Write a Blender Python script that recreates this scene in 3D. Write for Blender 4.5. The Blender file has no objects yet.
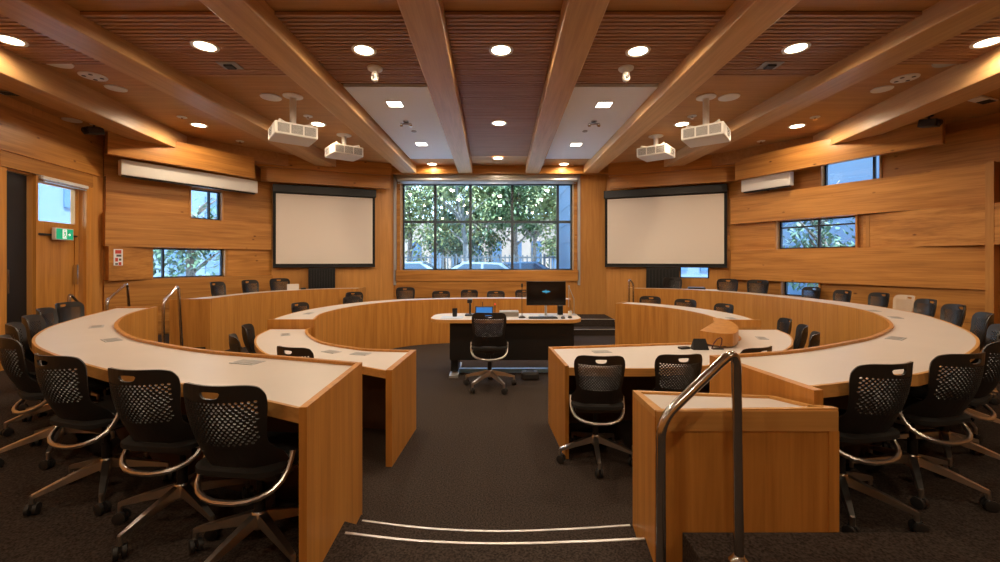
import bpy, bmesh, math, random
from mathutils import Vector, Matrix
from mathutils.geometry import delaunay_2d_cdt
random.seed(7)
PI = math.pi
R = math.radians
scn = bpy.context.scene
col = scn.collection
F, HZ, EYE = 420.0, 260.0, 1.62          # focal length in px, horizon row, eye height
L1, L2, LF = 0.135, 0.27, 0.10            # floor levels


def at(px, d):                            # x of picture column px at depth d
    return (px - 500.0) / F * d


def zat(py, d):                           # height of picture row py at depth d
    return EYE - (py - HZ) / F * d


# ------------------------------------------------------------------ materials
def new_mat(name):
    m = bpy.data.materials.new(name)
    m.use_nodes = True
    nt = m.node_tree
    b = nt.nodes['Principled BSDF']
    return m, nt, b


def plain(name, c, rough=.5, metal=0.0, spec=None, emit=None, es=0.0, noise=0.0, nscale=60):
    m, nt, b = new_mat(name)
    b.inputs['Base Color'].default_value = (*c, 1)
    b.inputs['Roughness'].default_value = rough
    b.inputs['Metallic'].default_value = metal
    if spec is not None:
        b.inputs['Specular IOR Level'].default_value = spec
    if emit:
        b.inputs['Emission Color'].default_value = (*emit, 1)
        b.inputs['Emission Strength'].default_value = es
    if noise:
        tc = nt.nodes.new('ShaderNodeTexCoord')
        n = nt.nodes.new('ShaderNodeTexNoise')
        n.inputs['Scale'].default_value = nscale
        n.inputs['Detail'].default_value = 3
        nt.links.new(tc.outputs['Object'], n.inputs['Vector'])
        r = nt.nodes.new('ShaderNodeValToRGB')
        r.color_ramp.elements[0].position = .3
        r.color_ramp.elements[1].position = .7
        r.color_ramp.elements[0].color = (*[max(0, v * (1 - noise)) for v in c], 1)
        r.color_ramp.elements[1].color = (*[min(1, v * (1 + noise)) for v in c], 1)
        nt.links.new(n.outputs['Fac'], r.inputs['Fac'])
        nt.links.new(r.outputs['Color'], b.inputs['Base Color'])
    return m


def wood(name, axis, dark, mid, light, rough=.38, knots=False, fine=1.0, seams=None):
    """grain runs along `axis` of the object's own coordinates"""
    m, nt, b = new_mat(name)
    N, L = nt.nodes.new, nt.links.new
    tc = N('ShaderNodeTexCoord')
    oi = N('ShaderNodeObjectInfo')
    add = N('ShaderNodeVectorMath')
    add.operation = 'ADD'
    mul = N('ShaderNodeVectorMath')
    mul.operation = 'SCALE'
    mul.inputs['Scale'].default_value = 17.0
    comb = N('ShaderNodeCombineXYZ')
    for i in range(3):
        L(oi.outputs['Random'], comb.inputs[i])
    L(comb.outputs[0], mul.inputs[0])
    L(tc.outputs['Object'], add.inputs[0])
    L(mul.outputs[0], add.inputs[1])
    mp = N('ShaderNodeMapping')
    sc = [14.0 * fine] * 3
    sc[axis] = 0.9 * fine
    mp.inputs['Scale'].default_value = sc
    L(add.outputs[0], mp.inputs['Vector'])
    n1 = N('ShaderNodeTexNoise')
    n1.inputs['Scale'].default_value = 1.0
    n1.inputs['Detail'].default_value = 5
    n1.inputs['Distortion'].default_value = .6
    L(mp.outputs[0], n1.inputs['Vector'])
    mp2 = N('ShaderNodeMapping')
    sc2 = [70.0 * fine] * 3
    sc2[axis] = 2.2 * fine
    mp2.inputs['Scale'].default_value = sc2
    L(add.outputs[0], mp2.inputs['Vector'])
    n2 = N('ShaderNodeTexNoise')
    n2.inputs['Scale'].default_value = 1.0
    n2.inputs['Detail'].default_value = 3
    L(mp2.outputs[0], n2.inputs['Vector'])
    mx = N('ShaderNodeMath')
    mx.operation = 'MULTIPLY_ADD'
    mx.inputs[1].default_value = .35
    L(n2.outputs['Fac'], mx.inputs[0])
    sub = N('ShaderNodeMath')
    sub.operation = 'MULTIPLY'
    sub.inputs[1].default_value = .65
    L(n1.outputs['Fac'], sub.inputs[0])
    L(sub.outputs[0], mx.inputs[2])
    rp = N('ShaderNodeValToRGB')
    e = rp.color_ramp.elements
    e[0].position = .34
    e[0].color = (*dark, 1)
    e[1].position = .66
    e[1].color = (*light, 1)
    mm = e.new(.5)
    mm.color = (*mid, 1)
    L(mx.outputs[0], rp.inputs['Fac'])
    out = rp.outputs['Color']
    if knots:
        mp3 = N('ShaderNodeMapping')
        s3 = [5.0] * 3
        s3[axis] = 2.6
        mp3.inputs['Scale'].default_value = s3
        L(add.outputs[0], mp3.inputs['Vector'])
        v = N('ShaderNodeTexVoronoi')
        v.inputs['Scale'].default_value = 1.0
        L(mp3.outputs[0], v.inputs['Vector'])
        kr = N('ShaderNodeValToRGB')
        kr.color_ramp.elements[0].position = .035
        kr.color_ramp.elements[0].color = (.12, .04, .012, 1)
        kr.color_ramp.elements[1].position = .10
        kr.color_ramp.elements[1].color = (1, 1, 1, 1)
        L(v.outputs['Distance'], kr.inputs['Fac'])
        mk = N('ShaderNodeMix')
        mk.data_type = 'RGBA'
        mk.blend_type = 'MULTIPLY'
        mk.inputs['Factor'].default_value = .8
        L(out, mk.inputs['A'])
        L(kr.outputs['Color'], mk.inputs['B'])
        out = mk.outputs['Result']
    # each board has its own tone
    hv = N('ShaderNodeHueSaturation')
    mr = N('ShaderNodeMapRange')
    mr.inputs['To Min'].default_value = .88
    mr.inputs['To Max'].default_value = 1.12
    L(oi.outputs['Random'], mr.inputs['Value'])
    L(mr.outputs[0], hv.inputs['Value'])
    L(out, hv.inputs['Color'])
    L(hv.outputs['Color'], b.inputs['Base Color'])
    b.inputs['Roughness'].default_value = rough
    b.inputs['Specular IOR Level'].default_value = .35
    bp = N('ShaderNodeBump')
    bp.inputs['Strength'].default_value = .08
    bp.inputs['Distance'].default_value = .002
    L(n2.outputs['Fac'], bp.inputs['Height'])
    L(bp.outputs[0], b.inputs['Normal'])
    return m


OAK_V = wood('oak_vertical', 2, (.41, .168, .033), (.51, .222, .046), (.59, .272, .06))
OAK_X = wood('oak_edge', 0, (.50, .24, .065), (.58, .295, .085), (.64, .34, .105))
OAK_DK = wood('oak_shelf_dark', 2, (.20, .075, .018), (.25, .10, .025), (.30, .12, .03))
BOARD = wood('wall_board_wood', 0, (.33, .135, .029), (.475, .208, .047), (.58, .275, .068), knots=True, fine=.8)
BOARD_V = wood('wall_panel_wood', 2, (.45, .20, .05), (.52, .24, .062), (.58, .28, .075))
BACKW = wood('wall_backing_wood', 0, (.33, .145, .036), (.39, .175, .045), (.45, .21, .055))
BEAM = wood('beam_glulam', 1, (.50, .275, .11), (.58, .33, .135), (.65, .38, .165), rough=.42)
CEILW = wood('ceiling_veneer', 0, (.36, .165, .048), (.42, .20, .06), (.47, .235, .075), rough=.5)
SLAT = wood('ceiling_slat_wood', 0, (.36, .18, .095), (.43, .225, .12), (.50, .27, .15), rough=.55)
DARKGAP = plain('ceiling_gap', (.008, .005, .004), .9)
WHITE_LAM = plain('desk_laminate', (.67, .62, .58), .33, spec=.4, noise=.02, nscale=3)
WHITE_CEIL = plain('ceiling_paint', (.82, .84, .86), .6)
CARPET, _nt, _b = new_mat('carpet')
if True:
    N, L = _nt.nodes.new, _nt.links.new
    tc = N('ShaderNodeTexCoord')
    n = N('ShaderNodeTexNoise')
    n.inputs['Scale'].default_value = 95
    n.inputs['Detail'].default_value = 4
    L(tc.outputs['Object'], n.inputs['Vector'])
    rp = N('ShaderNodeValToRGB')
    rp.color_ramp.elements[0].position = .35
    rp.color_ramp.elements[0].color = (.025, .019, .016, 1)
    rp.color_ramp.elements[1].position = .68
    rp.color_ramp.elements[1].color = (.078, .060, .050, 1)
    L(n.outputs['Fac'], rp.inputs['Fac'])
    L(rp.outputs['Color'], _b.inputs['Base Color'])
    _b.inputs['Roughness'].default_value = .95
    _b.inputs['Specular IOR Level'].default_value = .1
    bp = N('ShaderNodeBump')
    bp.inputs['Strength'].default_value = .5
    bp.inputs['Distance'].default_value = .004
    L(n.outputs['Fac'], bp.inputs['Height'])
    L(bp.outputs[0], _b.inputs['Normal'])
NOSING = plain('stair_nosing_aluminium', (.62, .59, .55), .35, .6)
BLACK_PL = plain('black_plastic', (.017, .015, .014), .38, spec=.5)
BLACK_PL2 = plain('charcoal_plastic', (.022, .021, .021), .5)
BLACK_FAB = plain('black_seat_fabric', (.010, .010, .010), .85, noise=.3, nscale=300)
ALU = plain('polished_aluminium', (.62, .60, .58), .32, 1.0)
CHROME = plain('brushed_stainless', (.60, .58, .56), .16, 1.0)
BLACK_M = plain('black_metal', (.010, .010, .011), .45, .2)
BLACK_MATT = plain('black_matt', (.004, .004, .004), .8)
WHITE_PL = plain('white_plastic', (.74, .72, .68), .4)
GREY_PL = plain('grey_plastic', (.35, .34, .33), .45)
GREY_M = plain('grey_aluminium', (.50, .51, .52), .4, .5)
SCREEN_W = plain('screen_fabric', (.74, .67, .60), .75)
BEIGE = plain('beige_plastic', (.62, .47, .33), .5)
LENS = plain('lamp_lens', (1, .9, .75), .4, emit=(1.0, .80, .55), es=14)
LENS_SQ = plain('lamp_lens_square', (1, .95, .85), .4, emit=(1.0, .88, .72), es=12)
GREEN = plain('exit_green', (.0, .28, .13), .4, emit=(.0, .45, .22), es=.55)
SIGN_W = plain('exit_white', (.8, .85, .8), .4, emit=(.8, 1.0, .9), es=.6)
PAPER_B = plain('paper_bluish', (.52, .62, .76), .6)
GRILLE = plain('projector_grille', (.16, .15, .14), .5)
PAPER = plain('paper', (.78, .80, .84), .6)
RED = plain('notice_red', (.55, .05, .04), .6)
INK = plain('notice_ink', (.10, .09, .09), .6)
SCR_BLUE = plain('screen_blue', (.02, .1, .3), .2, emit=(.04, .25, .75), es=.5)
SCR_CYAN = plain('screen_cyan', (.02, .2, .3), .2, emit=(.12, .55, .85), es=.5)
SCR_BLACK = plain('screen_black', (.004, .004, .005), .12)
BLUE_FOOT = plain('blue_grey_metal', (.22, .36, .48), .35, .5)
CAR_PAINT = plain('car_paint_silver', (.22, .27, .30), .25, .3)
CAR_PAINT2 = plain('car_paint_pale_blue', (.11, .17, .22), .25, .3)
CAR_GLASS = plain('car_glass', (.03, .05, .07), .08)
TYRE = plain('tyre', (.015, .015, .015), .8)
BARK = plain('bark', (.15, .13, .11), .9, noise=.4, nscale=14)
BARK_PALE = plain('bark_pale', (.19, .19, .18), .9, noise=.2, nscale=10)
LEAF = plain('leaf_green', (.055, .105, .03), .6)
LEAF_B = plain('leaf_pale', (.165, .195, .07), .6)
LEAF_C = plain('leaf_blue_green', (.06, .115, .065), .6)
ASPHALT = plain('pale_concrete', (.58, .62, .66), .9, noise=.2, nscale=20)
FAC_BLUE = plain('facade_blue_grey', (.12, .17, .23), .6)
FAC_PALE = plain('facade_pale', (.34, .27, .22), .7)
FAC_WIN = plain('facade_window', (.08, .14, .22), .1)
FRAME_D = plain('window_frame_dark', (.05, .065, .075), .45, .3)
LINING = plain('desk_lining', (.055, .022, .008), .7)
FENCE = plain('fence_grey', (.09, .11, .12), .7)

GLASS, _nt, _b = new_mat('window_glass')
if True:
    N, L = _nt.nodes.new, _nt.links.new
    tr = N('ShaderNodeBsdfTransparent')
    tr.inputs['Color'].default_value = (.88, .96, 1.0, 1)
    gl = N('ShaderNodeBsdfGlossy')
    gl.inputs['Roughness'].default_value = .02
    ms = N('ShaderNodeMixShader')
    ms.inputs[0].default_value = .05
    L(tr.outputs[0], ms.inputs[1])
    L(gl.outputs[0], ms.inputs[2])
    L(ms.outputs[0], _nt.nodes['Material Output'].inputs['Surface'])


# ------------------------------------------------------------------ mesh helpers
class MB:
    def __init__(s):
        s.bm = bmesh.new()

    def face(s, vs):
        try:
            return s.bm.faces.new(vs)
        except ValueError:
            return None

    def box(s, x0, x1, y0, y1, z0, z1, mat=None, bev=0.0):
        pts = [Vector(p) for p in ((x0, y0, z0), (x1, y0, z0), (x1, y1, z0), (x0, y1, z0),
                                   (x0, y0, z1), (x1, y0, z1), (x1, y1, z1), (x0, y1, z1))]
        if mat is not None:
            pts = [mat @ p for p in pts]
        v = [s.bm.verts.new(p) for p in pts]
        fs = [s.face([v[i] for i in f]) for f in ((3, 2, 1, 0), (4, 5, 6, 7), (0, 1, 5, 4), (1, 2, 6, 5), (2, 3, 7, 6), (3, 0, 4, 7))]
        if bev > 0:
            ed = list({e for f in fs if f for e in f.edges})
            bmesh.ops.bevel(s.bm, geom=ed, offset=bev, segments=2, affect='EDGES', profile=.5)
        return s

    def prism(s, poly, z0, z1):
        n = len(poly)
        zz0 = z0 if isinstance(z0, (list, tuple)) else [z0] * n
        zz1 = z1 if isinstance(z1, (list, tuple)) else [z1] * n
        a = [s.bm.verts.new((p[0], p[1], zz0[i])) for i, p in enumerate(poly)]
        b = [s.bm.verts.new((p[0], p[1], zz1[i])) for i, p in enumerate(poly)]
        s.face(a[::-1])
        s.face(b)
        for i in range(n):
            j = (i + 1) % n
            s.face((a[i], a[j], b[j], b[i]))
        return s

    def band(s, A, B, za0, za1):
        """solid strip between polyline A and polyline B, from za0 to za1"""
        n = len(A)
        f0 = lambda z, i: z[i] if isinstance(z, (list, tuple)) else z
        V = [[s.bm.verts.new((A[i][0], A[i][1], f0(za0, i))), s.bm.verts.new((B[i][0], B[i][1], f0(za0, i))),
              s.bm.verts.new((B[i][0], B[i][1], f0(za1, i))), s.bm.verts.new((A[i][0], A[i][1], f0(za1, i)))] for i in range(n)]
        for i in range(n - 1):
            for k in range(4):
                l = (k + 1) % 4
                s.face((V[i][k], V[i][l], V[i + 1][l], V[i + 1][k]))
        s.face(V[0][::-1])
        s.face(V[-1])
        return s

    def tube(s, pts, r, seg=10, caps=True):
        pts = [Vector(p) for p in pts]
        rr = r if isinstance(r, (list, tuple)) else [r] * len(pts)
        rings = []
        up = None
        for i, p in enumerate(pts):
            if i == 0:
                t = pts[1] - p
            elif i == len(pts) - 1:
                t = p - pts[i - 1]
            else:
                t = (pts[i + 1] - p).normalized() + (p - pts[i - 1]).normalized()
            t.normalize()
            if up is None:
                up = Vector((0, 0, 1)) if abs(t.z) < .9 else Vector((0, 1, 0))
            a = t.cross(up)
            if a.length < 1e-5:
                a = t.cross(Vector((1, .3, 0)))
            a.normalize()
            b = a.cross(t).normalized()
            up = b
            rings.append([s.bm.verts.new(p + (a * math.cos(k * 2 * PI / seg) + b * math.sin(k * 2 * PI / seg)) * rr[i]) for k in range(seg)])
        for i in range(len(rings) - 1):
            for k in range(seg):
                l = (k + 1) % seg
                s.face((rings[i][k], rings[i][l], rings[i + 1][l], rings[i + 1][k]))
        if caps:
            s.face(rings[0][::-1])
            s.face(rings[-1])
        return s

    def lathe(s, prof, seg=24, mat=None, caps=True):
        rings = []
        for r, z in prof:
            ring = []
            for k in range(seg):
                p = Vector((r * math.cos(2 * PI * k / seg), r * math.sin(2 * PI * k / seg), z))
                ring.append(s.bm.verts.new(mat @ p if mat is not None else p))
            rings.append(ring)
        for i in range(len(rings) - 1):
            for k in range(seg):
                l = (k + 1) % seg
                s.face((rings[i][k], rings[i][l], rings[i + 1][l], rings[i + 1][k]))
        if not caps:
            return s
        s.face(rings[0][::-1])
        s.face(rings[-1])
        return s

    def build(s, name, mat, parent=None, smooth=False, loc=None, rotz=None, matrix=None):
        bmesh.ops.recalc_face_normals(s.bm, faces=s.bm.faces)
        me = bpy.data.meshes.new(name)
        s.bm.to_mesh(me)
        s.bm.free()
        if smooth:
            for p in me.polygons:
                p.use_smooth = True
            try:
                me.set_sharp_from_angle(angle=R(40))
            except Exception:
                pass
        me.materials.append(mat)
        o = bpy.data.objects.new(name, me)
        col.objects.link(o)
        if parent:
            o.parent = parent
        if matrix is not None:
            o.matrix_local = matrix
        if loc:
            o.location = loc
        if rotz is not None:
            o.rotation_euler = (0, 0, rotz)
        return o


def tag(o, label=None, cat=None, group=None, kind=None):
    if label:
        o['label'] = label
    if cat:
        o['category'] = cat
    if group:
        o['group'] = group
    if kind:
        o['kind'] = kind
    return o


def thing(name, label, cat, loc=(0, 0, 0), rotz=0.0, group=None):
    o = bpy.data.objects.new(name, None)
    o.empty_display_size = .1
    col.objects.link(o)
    o.location = loc
    o.rotation_euler = (0, 0, rotz)
    return tag(o, label, cat, group)


def struct(o):
    o['kind'] = 'structure'
    return o


KIDS = {}


def note_kids():
    KIDS.clear()
    for o in bpy.data.objects:
        if o.parent:
            KIDS.setdefault(o.parent.name, []).append(o)


def dup(o, parent=None):
    c = o.copy()
    col.objects.link(c)
    if parent:
        c.parent = parent
    for ch in KIDS.get(o.name, []):
        dup(ch, c)
    return c


def spline(pts, n):
    """Catmull-Rom through pts, resampled to n even points"""
    P = [Vector((p[0], p[1])) for p in pts]
    P = [P[0] * 2 - P[1]] + P + [P[-1] * 2 - P[-2]]
    dense = []
    for i in range(1, len(P) - 2):
        for k in range(24):
            t = k / 24
            a, b, c, d = P[i - 1], P[i], P[i + 1], P[i + 2]
            dense.append(.5 * ((2 * b) + (c - a) * t + (2 * a - 5 * b + 4 * c - d) * t * t + (3 * b - a - 3 * c + d) * t ** 3))
    dense.append(P[-2])
    ln = [0]
    for i in range(1, len(dense)):
        ln.append(ln[-1] + (dense[i] - dense[i - 1]).length)
    out, j = [], 0
    for k in range(n):
        s_ = ln[-1] * k / (n - 1)
        while j < len(ln) - 2 and ln[j + 1] < s_:
            j += 1
        t = (s_ - ln[j]) / max(1e-9, ln[j + 1] - ln[j])
        q = dense[j].lerp(dense[j + 1], min(1, max(0, t)))
        out.append((q.x, q.y))
    return out


def grow(pts):
    out = []
    for x, y in pts:
        k = 1 + .06 * min(1, max(0, (7.4 - y) / 3.4))
        out.append((x * k, y * k))
    return out


def mixp(A, B, d):
    """points of A moved d metres towards the matching points of B"""
    out = []
    for a, b in zip(A, B):
        v = Vector(b) - Vector(a)
        v = Vector(a) + v.normalized() * d
        out.append((v.x, v.y))
    return out


# ------------------------------------------------------------------ camera
cd = bpy.data.cameras.new('camera')
cam = bpy.data.objects.new('camera', cd)
col.objects.link(cam)
cam.location = (0, 0, EYE)
cam.rotation_euler = (R(90), 0, 0)
cd.sensor_width = 36
cd.lens = F / 1000 * 36
cd.shift_y = -(281 - HZ) / 1000
cd.clip_start = .05
scn.camera = cam

# ------------------------------------------------------------------ ring outlines (plan, metres)
OL_out = spline(grow([(-.745, 1.63), (-1.31, 1.9), (-2.08, 2.22), (-3.17, 2.86), (-3.83, 3.52), (-4.26, 4.22), (-4.58, 4.85), (-4.78, 5.25)]), 48)
OL_in = spline(grow([(-.765, 2.33), (-1.23, 2.48), (-1.84, 2.66), (-2.4, 2.93), (-2.82, 3.2), (-3.4, 3.74), (-3.95, 4.5), (-4.28, 5.25)]), 48)
OR_out = spline(grow([(1.35, 1.92), (1.62, 1.99), (2.03, 2.14), (2.26, 2.2), (3.21, 2.82), (3.83, 3.42), (4.42, 4.27), (4.7, 4.85), (4.92, 5.6), (4.99, 6.4), (4.96, 7.2), (4.75, 8.0), (4.3, 8.72), (3.6, 9.2), (2.86, 9.36)]), 84)
OR_in = spline(grow([(1.25, 2.5), (1.84, 2.66), (2.4, 2.93), (2.85, 3.2), (3.43, 3.7), (3.97, 4.45), (4.30, 5.2), (4.45, 6.2), (4.40, 7.2), (4.2, 8.0), (3.8, 8.58), (3.2, 8.86), (2.85, 8.9)]), 84)
FL_in = spline(grow([(-4.44, 6.43), (-4.47, 7.2), (-4.3, 7.9), (-3.95, 8.45), (-3.4, 8.8), (-3.0, 8.9)]), 40)
FL_out = spline(grow([(-4.93, 6.28), (-4.90, 7.2), (-4.75, 8.1), (-4.36, 8.76), (-3.7, 9.22), (-3.0, 9.38)]), 40)
IL_out = spline([(-.845, 3.3), (-1.32, 3.56), (-1.68, 3.66), (-2.11, 3.86), (-2.48, 4.27), (-2.8, 4.82), (-2.93, 5.34)], 40)
IL_in = spline([(-.805, 4.03), (-1.22, 4.07), (-1.52, 4.2), (-1.88, 4.45), (-2.2, 4.86), (-2.38, 5.2), (-2.4, 5.34)], 40)
IR_out = spline([(.53, 3.43), (.97, 3.4), (1.3, 3.41), (1.8, 3.52), (2.4, 3.8), (2.96, 4.27), (3.36, 4.85), (3.5, 5.3)], 40)
IR_in = spline([(.48, 4.17), (1.16, 4.27), (1.55, 4.33), (1.9, 4.38), (2.3, 4.43), (2.6, 4.6), (2.73, 4.9), (2.76, 5.3)], 40)
CL_in = spline([(-2.38, 5.38), (-2.53, 6.0), (-2.47, 6.7), (-2.2, 7.35), (-1.7, 7.92), (-.97, 8.2), (0, 8.3), (.8, 8.25), (1.35, 8.12)], 60)
CL_out = spline([(-2.97, 5.38), (-3.05, 6.05), (-2.97, 6.85), (-2.63, 7.68), (-2.0, 8.33), (-1.1, 8.66), (0, 8.77), (.85, 8.72), (1.45, 8.58)], 60)
CR_in = spline([(2.8, 5.36), (2.86, 5.96), (2.72, 6.6), (2.36, 7.15), (2.03, 7.4)], 30)
CR_out = spline([(3.3, 5.33), (3.38, 6.05), (3.2, 6.85), (2.76, 7.5), (2.35, 7.8)], 30)

# ------------------------------------------------------------------ floor and platforms
struct(MB().box(-9, 9, -3.2, 12.2, -.12, 0).build('floor', CARPET))


def lerp_pl(A, B, t):
    return [(a[0] * (1 - t) + b[0] * t, a[1] * (1 - t) + b[1] * t) for a, b in zip(A, B)]


# aisle edges in the picture: lower tread edge, then the upper level's edge
aisle1 = [(-.82, 2.40), (-.4, 2.325), (0, 2.30), (.4, 2.32), (.78, 2.36)]
aisle2 = [(-.82, 2.085), (-.4, 2.02), (0, 2.0), (.4, 2.015), (.78, 2.045)]
nL, nR = 40, 40
o1 = [p for p in mixp(OL_in, OL_out, .02)][::-1] + aisle1[1:-1] + [(.90, 2.38)] + mixp(OR_in, OR_out, .02)[:46]
o2 = [p for p in mixp(OL_in, OL_out, .30)][::-1] + aisle2[1:-1] + [(.90, 2.06)] + mixp(OR_in, OR_out, .30)[:46]
rim = [(8.2, o1[-1][1]), (8.2, -3.1), (-8.2, -3.1), (-8.2, o1[0][1])]
struct(MB().prism(o1 + rim, .002, L1).build('floor_lower_tread', CARPET))
rim2 = [(8.2, o2[-1][1]), (8.2, -3.1), (-8.2, -3.1), (-8.2, o2[0][1])]
struct(MB().prism(o2 + rim2, L1, L2).build('floor_upper_level', CARPET))
# far platform behind the inner far desks, and the outer far level
far = mixp(CL_in, CL_out, .05)
struct(MB().prism(far + [(1.45, 8.9), (1.45, 12.1), (-8, 12.1), (-8, 5.42), (-3.0, 5.42)], .002, LF).build('floor_far_platform', CARPET))
farR = mixp(CR_in, CR_out, .05)
struct(MB().prism([(8, 5.4)] + [(8, 12.1), (2.6, 12.1), (2.6, 8.1)] + farR[::-1], .002, LF).build('floor_right_platform', CARPET))
struct(MB().prism([(-4.3, 5.5), (-3.62, 5.5), (-3.62, 6.42), (-4.42, 6.5), (-4.42, 7.2), (-8, 7.2), (-8, 5.5)], LF, L1).build('floor_stair_tread', CARPET))
fl = mixp(FL_in, FL_out, .06)
struct(MB().prism(fl + [(-3.0, 12.1), (-8, 12.1), (-8, 6.4), (-4.9, 6.4)], LF, L2).build('floor_far_level', CARPET))
fr = mixp(OR_in, OR_out, .06)[46:]
struct(MB().prism(fr + [(2.85, 12.1), (8.2, 12.1), (8.2, fr[0][1])], LF, L2).build('floor_far_right_level', CARPET))
struct(MB().box(1.5, 2.58, 9.0, 12.1, 0.002, L1 - .01).build('floor_step_lower', CARPET))
struct(MB().box(1.5, 2.58, 9.45, 12.1, L1 - .01, L2 + .01).build('floor_step_upper', CARPET))
struct(MB().box(1.5, 2.58, 8.985, 9.03, L1 - .01, L1 + .0).build('trim_1', NOSING))
struct(MB().box(1.5, 2.58, 9.435, 9.48, L2 + .01, L2 + .02).build('trim_2', NOSING))
# metal nosings across the aisle
def nosing(name, pts, z):
    P = spline(pts, 24)
    A = [(p[0], p[1] + .005) for p in P]
    B = [(p[0], p[1] - .010) for p in P]
    struct(MB().band(A, B, z - .004, z + .003).build(name, NOSING))


nosing('trim_3', [(-.785, 2.392)] + aisle1[1:-1] + [(.728, 2.352)], L1)
nosing('trim_4', [(-.765, 2.078)] + aisle2[1:-1] + [(.70, 2.036)], L2)
# raised step in front of the low console
struct(MB().box(.80, 1.95, .72, 1.845, L2, L2 + .155, bev=.004).build('floor_console_step', CARPET))

# ------------------------------------------------------------------ desks
def strip_box(mb, a, b, th, z0, z1, za=None):
    """upright panel from plan point a to b, th thick (to the left of a->b)"""
    a, b = Vector(a), Vector(b)
    d = (b - a).normalized()
    nrm = Vector((-d.y, d.x)) * th
    mb.prism([a, b, b + nrm, a + nrm], z0, z1)
    return mb


def power_box(desk, x, y, z, rot):
    m = Matrix.Translation((x, y, z)) @ Matrix.Rotation(rot, 4, 'Z')
    o = MB().box(-.085, .085, -.05, .05, 0, .004).build('power_box', GREY_M, desk, matrix=m)
    mb = MB()
    for i in range(3):
        mb.box(-.07 + i * .048, -.028 + i * .048, -.034, .034, .004, .0055)
    mb.build('socket', GREY_PL, o)


def ring_desk(name, label, inn, out, T, base, boxes=(), end0=True, end1=True, lip=.018, th=.05, ext=.012):
    d = thing(name, label, 'desk', (0, 0, 0), group='curved tiered desks')
    th = abs(th)
    full_i, full_o = inn, out

    def trim(P):
        P = [Vector(p) for p in P]
        if end0:
            P[0] = P[0] + (P[1] - P[0]).normalized() * (th - .001)
        if end1:
            P[-1] = P[-1] + (P[-2] - P[-1]).normalized() * (th - .001)
        return [(p.x, p.y) for p in P]
    inn, out = trim(inn), trim(out)
    A = mixp(inn, out, .028)
    B = mixp(out, inn, .018)
    MB().band(A, B, T - .035, T).build('desktop', WHITE_LAM, d)
    MB().band(out, B, T - .062, T + .001).build('edge_trim', OAK_X, d)
    MB().band(inn, A, base, T + lip).build('front_panel', OAK_V, d)
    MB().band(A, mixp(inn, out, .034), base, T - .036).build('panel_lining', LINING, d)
    U0, U1 = lerp_pl(inn, out, .42)[1:-1], lerp_pl(inn, out, .46)[1:-1]
    MB().band(U0, U1, T - .16, T - .036).build('support_rail', BLACK_MATT, d)
    for k, q, e in ((0, 1, end0), (-1, -2, end1)):
        if e:
            a, b = Vector(full_i[k]), Vector(full_o[k])
            zz = base if e is True else e
            dirv = (b - a).normalized()
            nrm = Vector((-dirv.y, dirv.x))
            inward = (Vector(full_i[q]) - a).normalized()
            sg = 1 if nrm.dot(inward) > 0 else -1
            mb = MB()
            strip_box(mb, a - dirv * .004, b + dirv * (ext if k == 0 else .012), th * sg, zz, T + lip)
            mb.build('end_panel', OAK_V, d)
    for (t, s_, z) in boxes:
        i = int(t * (len(inn) - 1))
        p = Vector(inn[i]).lerp(Vector(out[i]), s_)
        tg = Vector(inn[min(i + 1, len(inn) - 1)]) - Vector(inn[max(0, i - 1)])
        power_box(d, p.x, p.y, T, math.atan2(tg.y, tg.x))
    return d


ring_desk('curved_desk', 'long curved white-topped oak desk sweeping round the left foreground',
          OL_in, OL_out, 1.0, .0, boxes=((.155, .24, 0), (.47, .24, 0), (.68, .3, 0)), th=-.032)
ring_desk('curved_desk', 'longest curved white-topped oak desk, sweeping round the whole right side of the room',
          OR_in, OR_out, 1.0, .0, boxes=((.22, .22, 0), (.40, .3, 0), (.47, .3, 0)), th=-.05, ext=.10)
ring_desk('curved_desk', 'curved oak desk on the raised far left tier below the left projection screen',
          FL_in, FL_out, 1.0, LF, th=-.03)
ring_desk('curved_desk', 'short inner curved desk left of the central aisle with white top on the lowest floor',
          IL_in, IL_out, .74, 0, boxes=((.35, .35, 0), (.22, .3, 0), (.86, .45, 0)), th=-.05, end1=False)
ring_desk('curved_desk', 'short inner curved desk right of the aisle, carrying a black tent card',
          IR_in, IR_out, .74, 0, boxes=((.16, .25, 0), (.83, .45, 0)), th=-.03, end1=False)
ring_desk('curved_desk', 'long inner curved desk behind the lectern table, below the big window',
          CL_in, CL_out, .84, 0, boxes=((.13, .5, 0),), th=-.03, end0=.62, end1=True)
dCR = ring_desk('curved_desk', 'inner curved desk at far right, between the lectern table and the right outer desk',
                CR_in, CR_out, .84, 0, boxes=((.12, .5, 0),), th=-.03, end0=.76, end1=True)
MB().prism(spline([(2.08, 4.37), (2.2, 4.2), (2.36, 4.22), (2.6, 4.58), (2.76, 5.0), (2.79, 5.3)], 24) + [(2.70, 5.33), (2.55, 5.0), (2.36, 4.74)], .760, .885).build('end_block', OAK_V, dCR)
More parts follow.
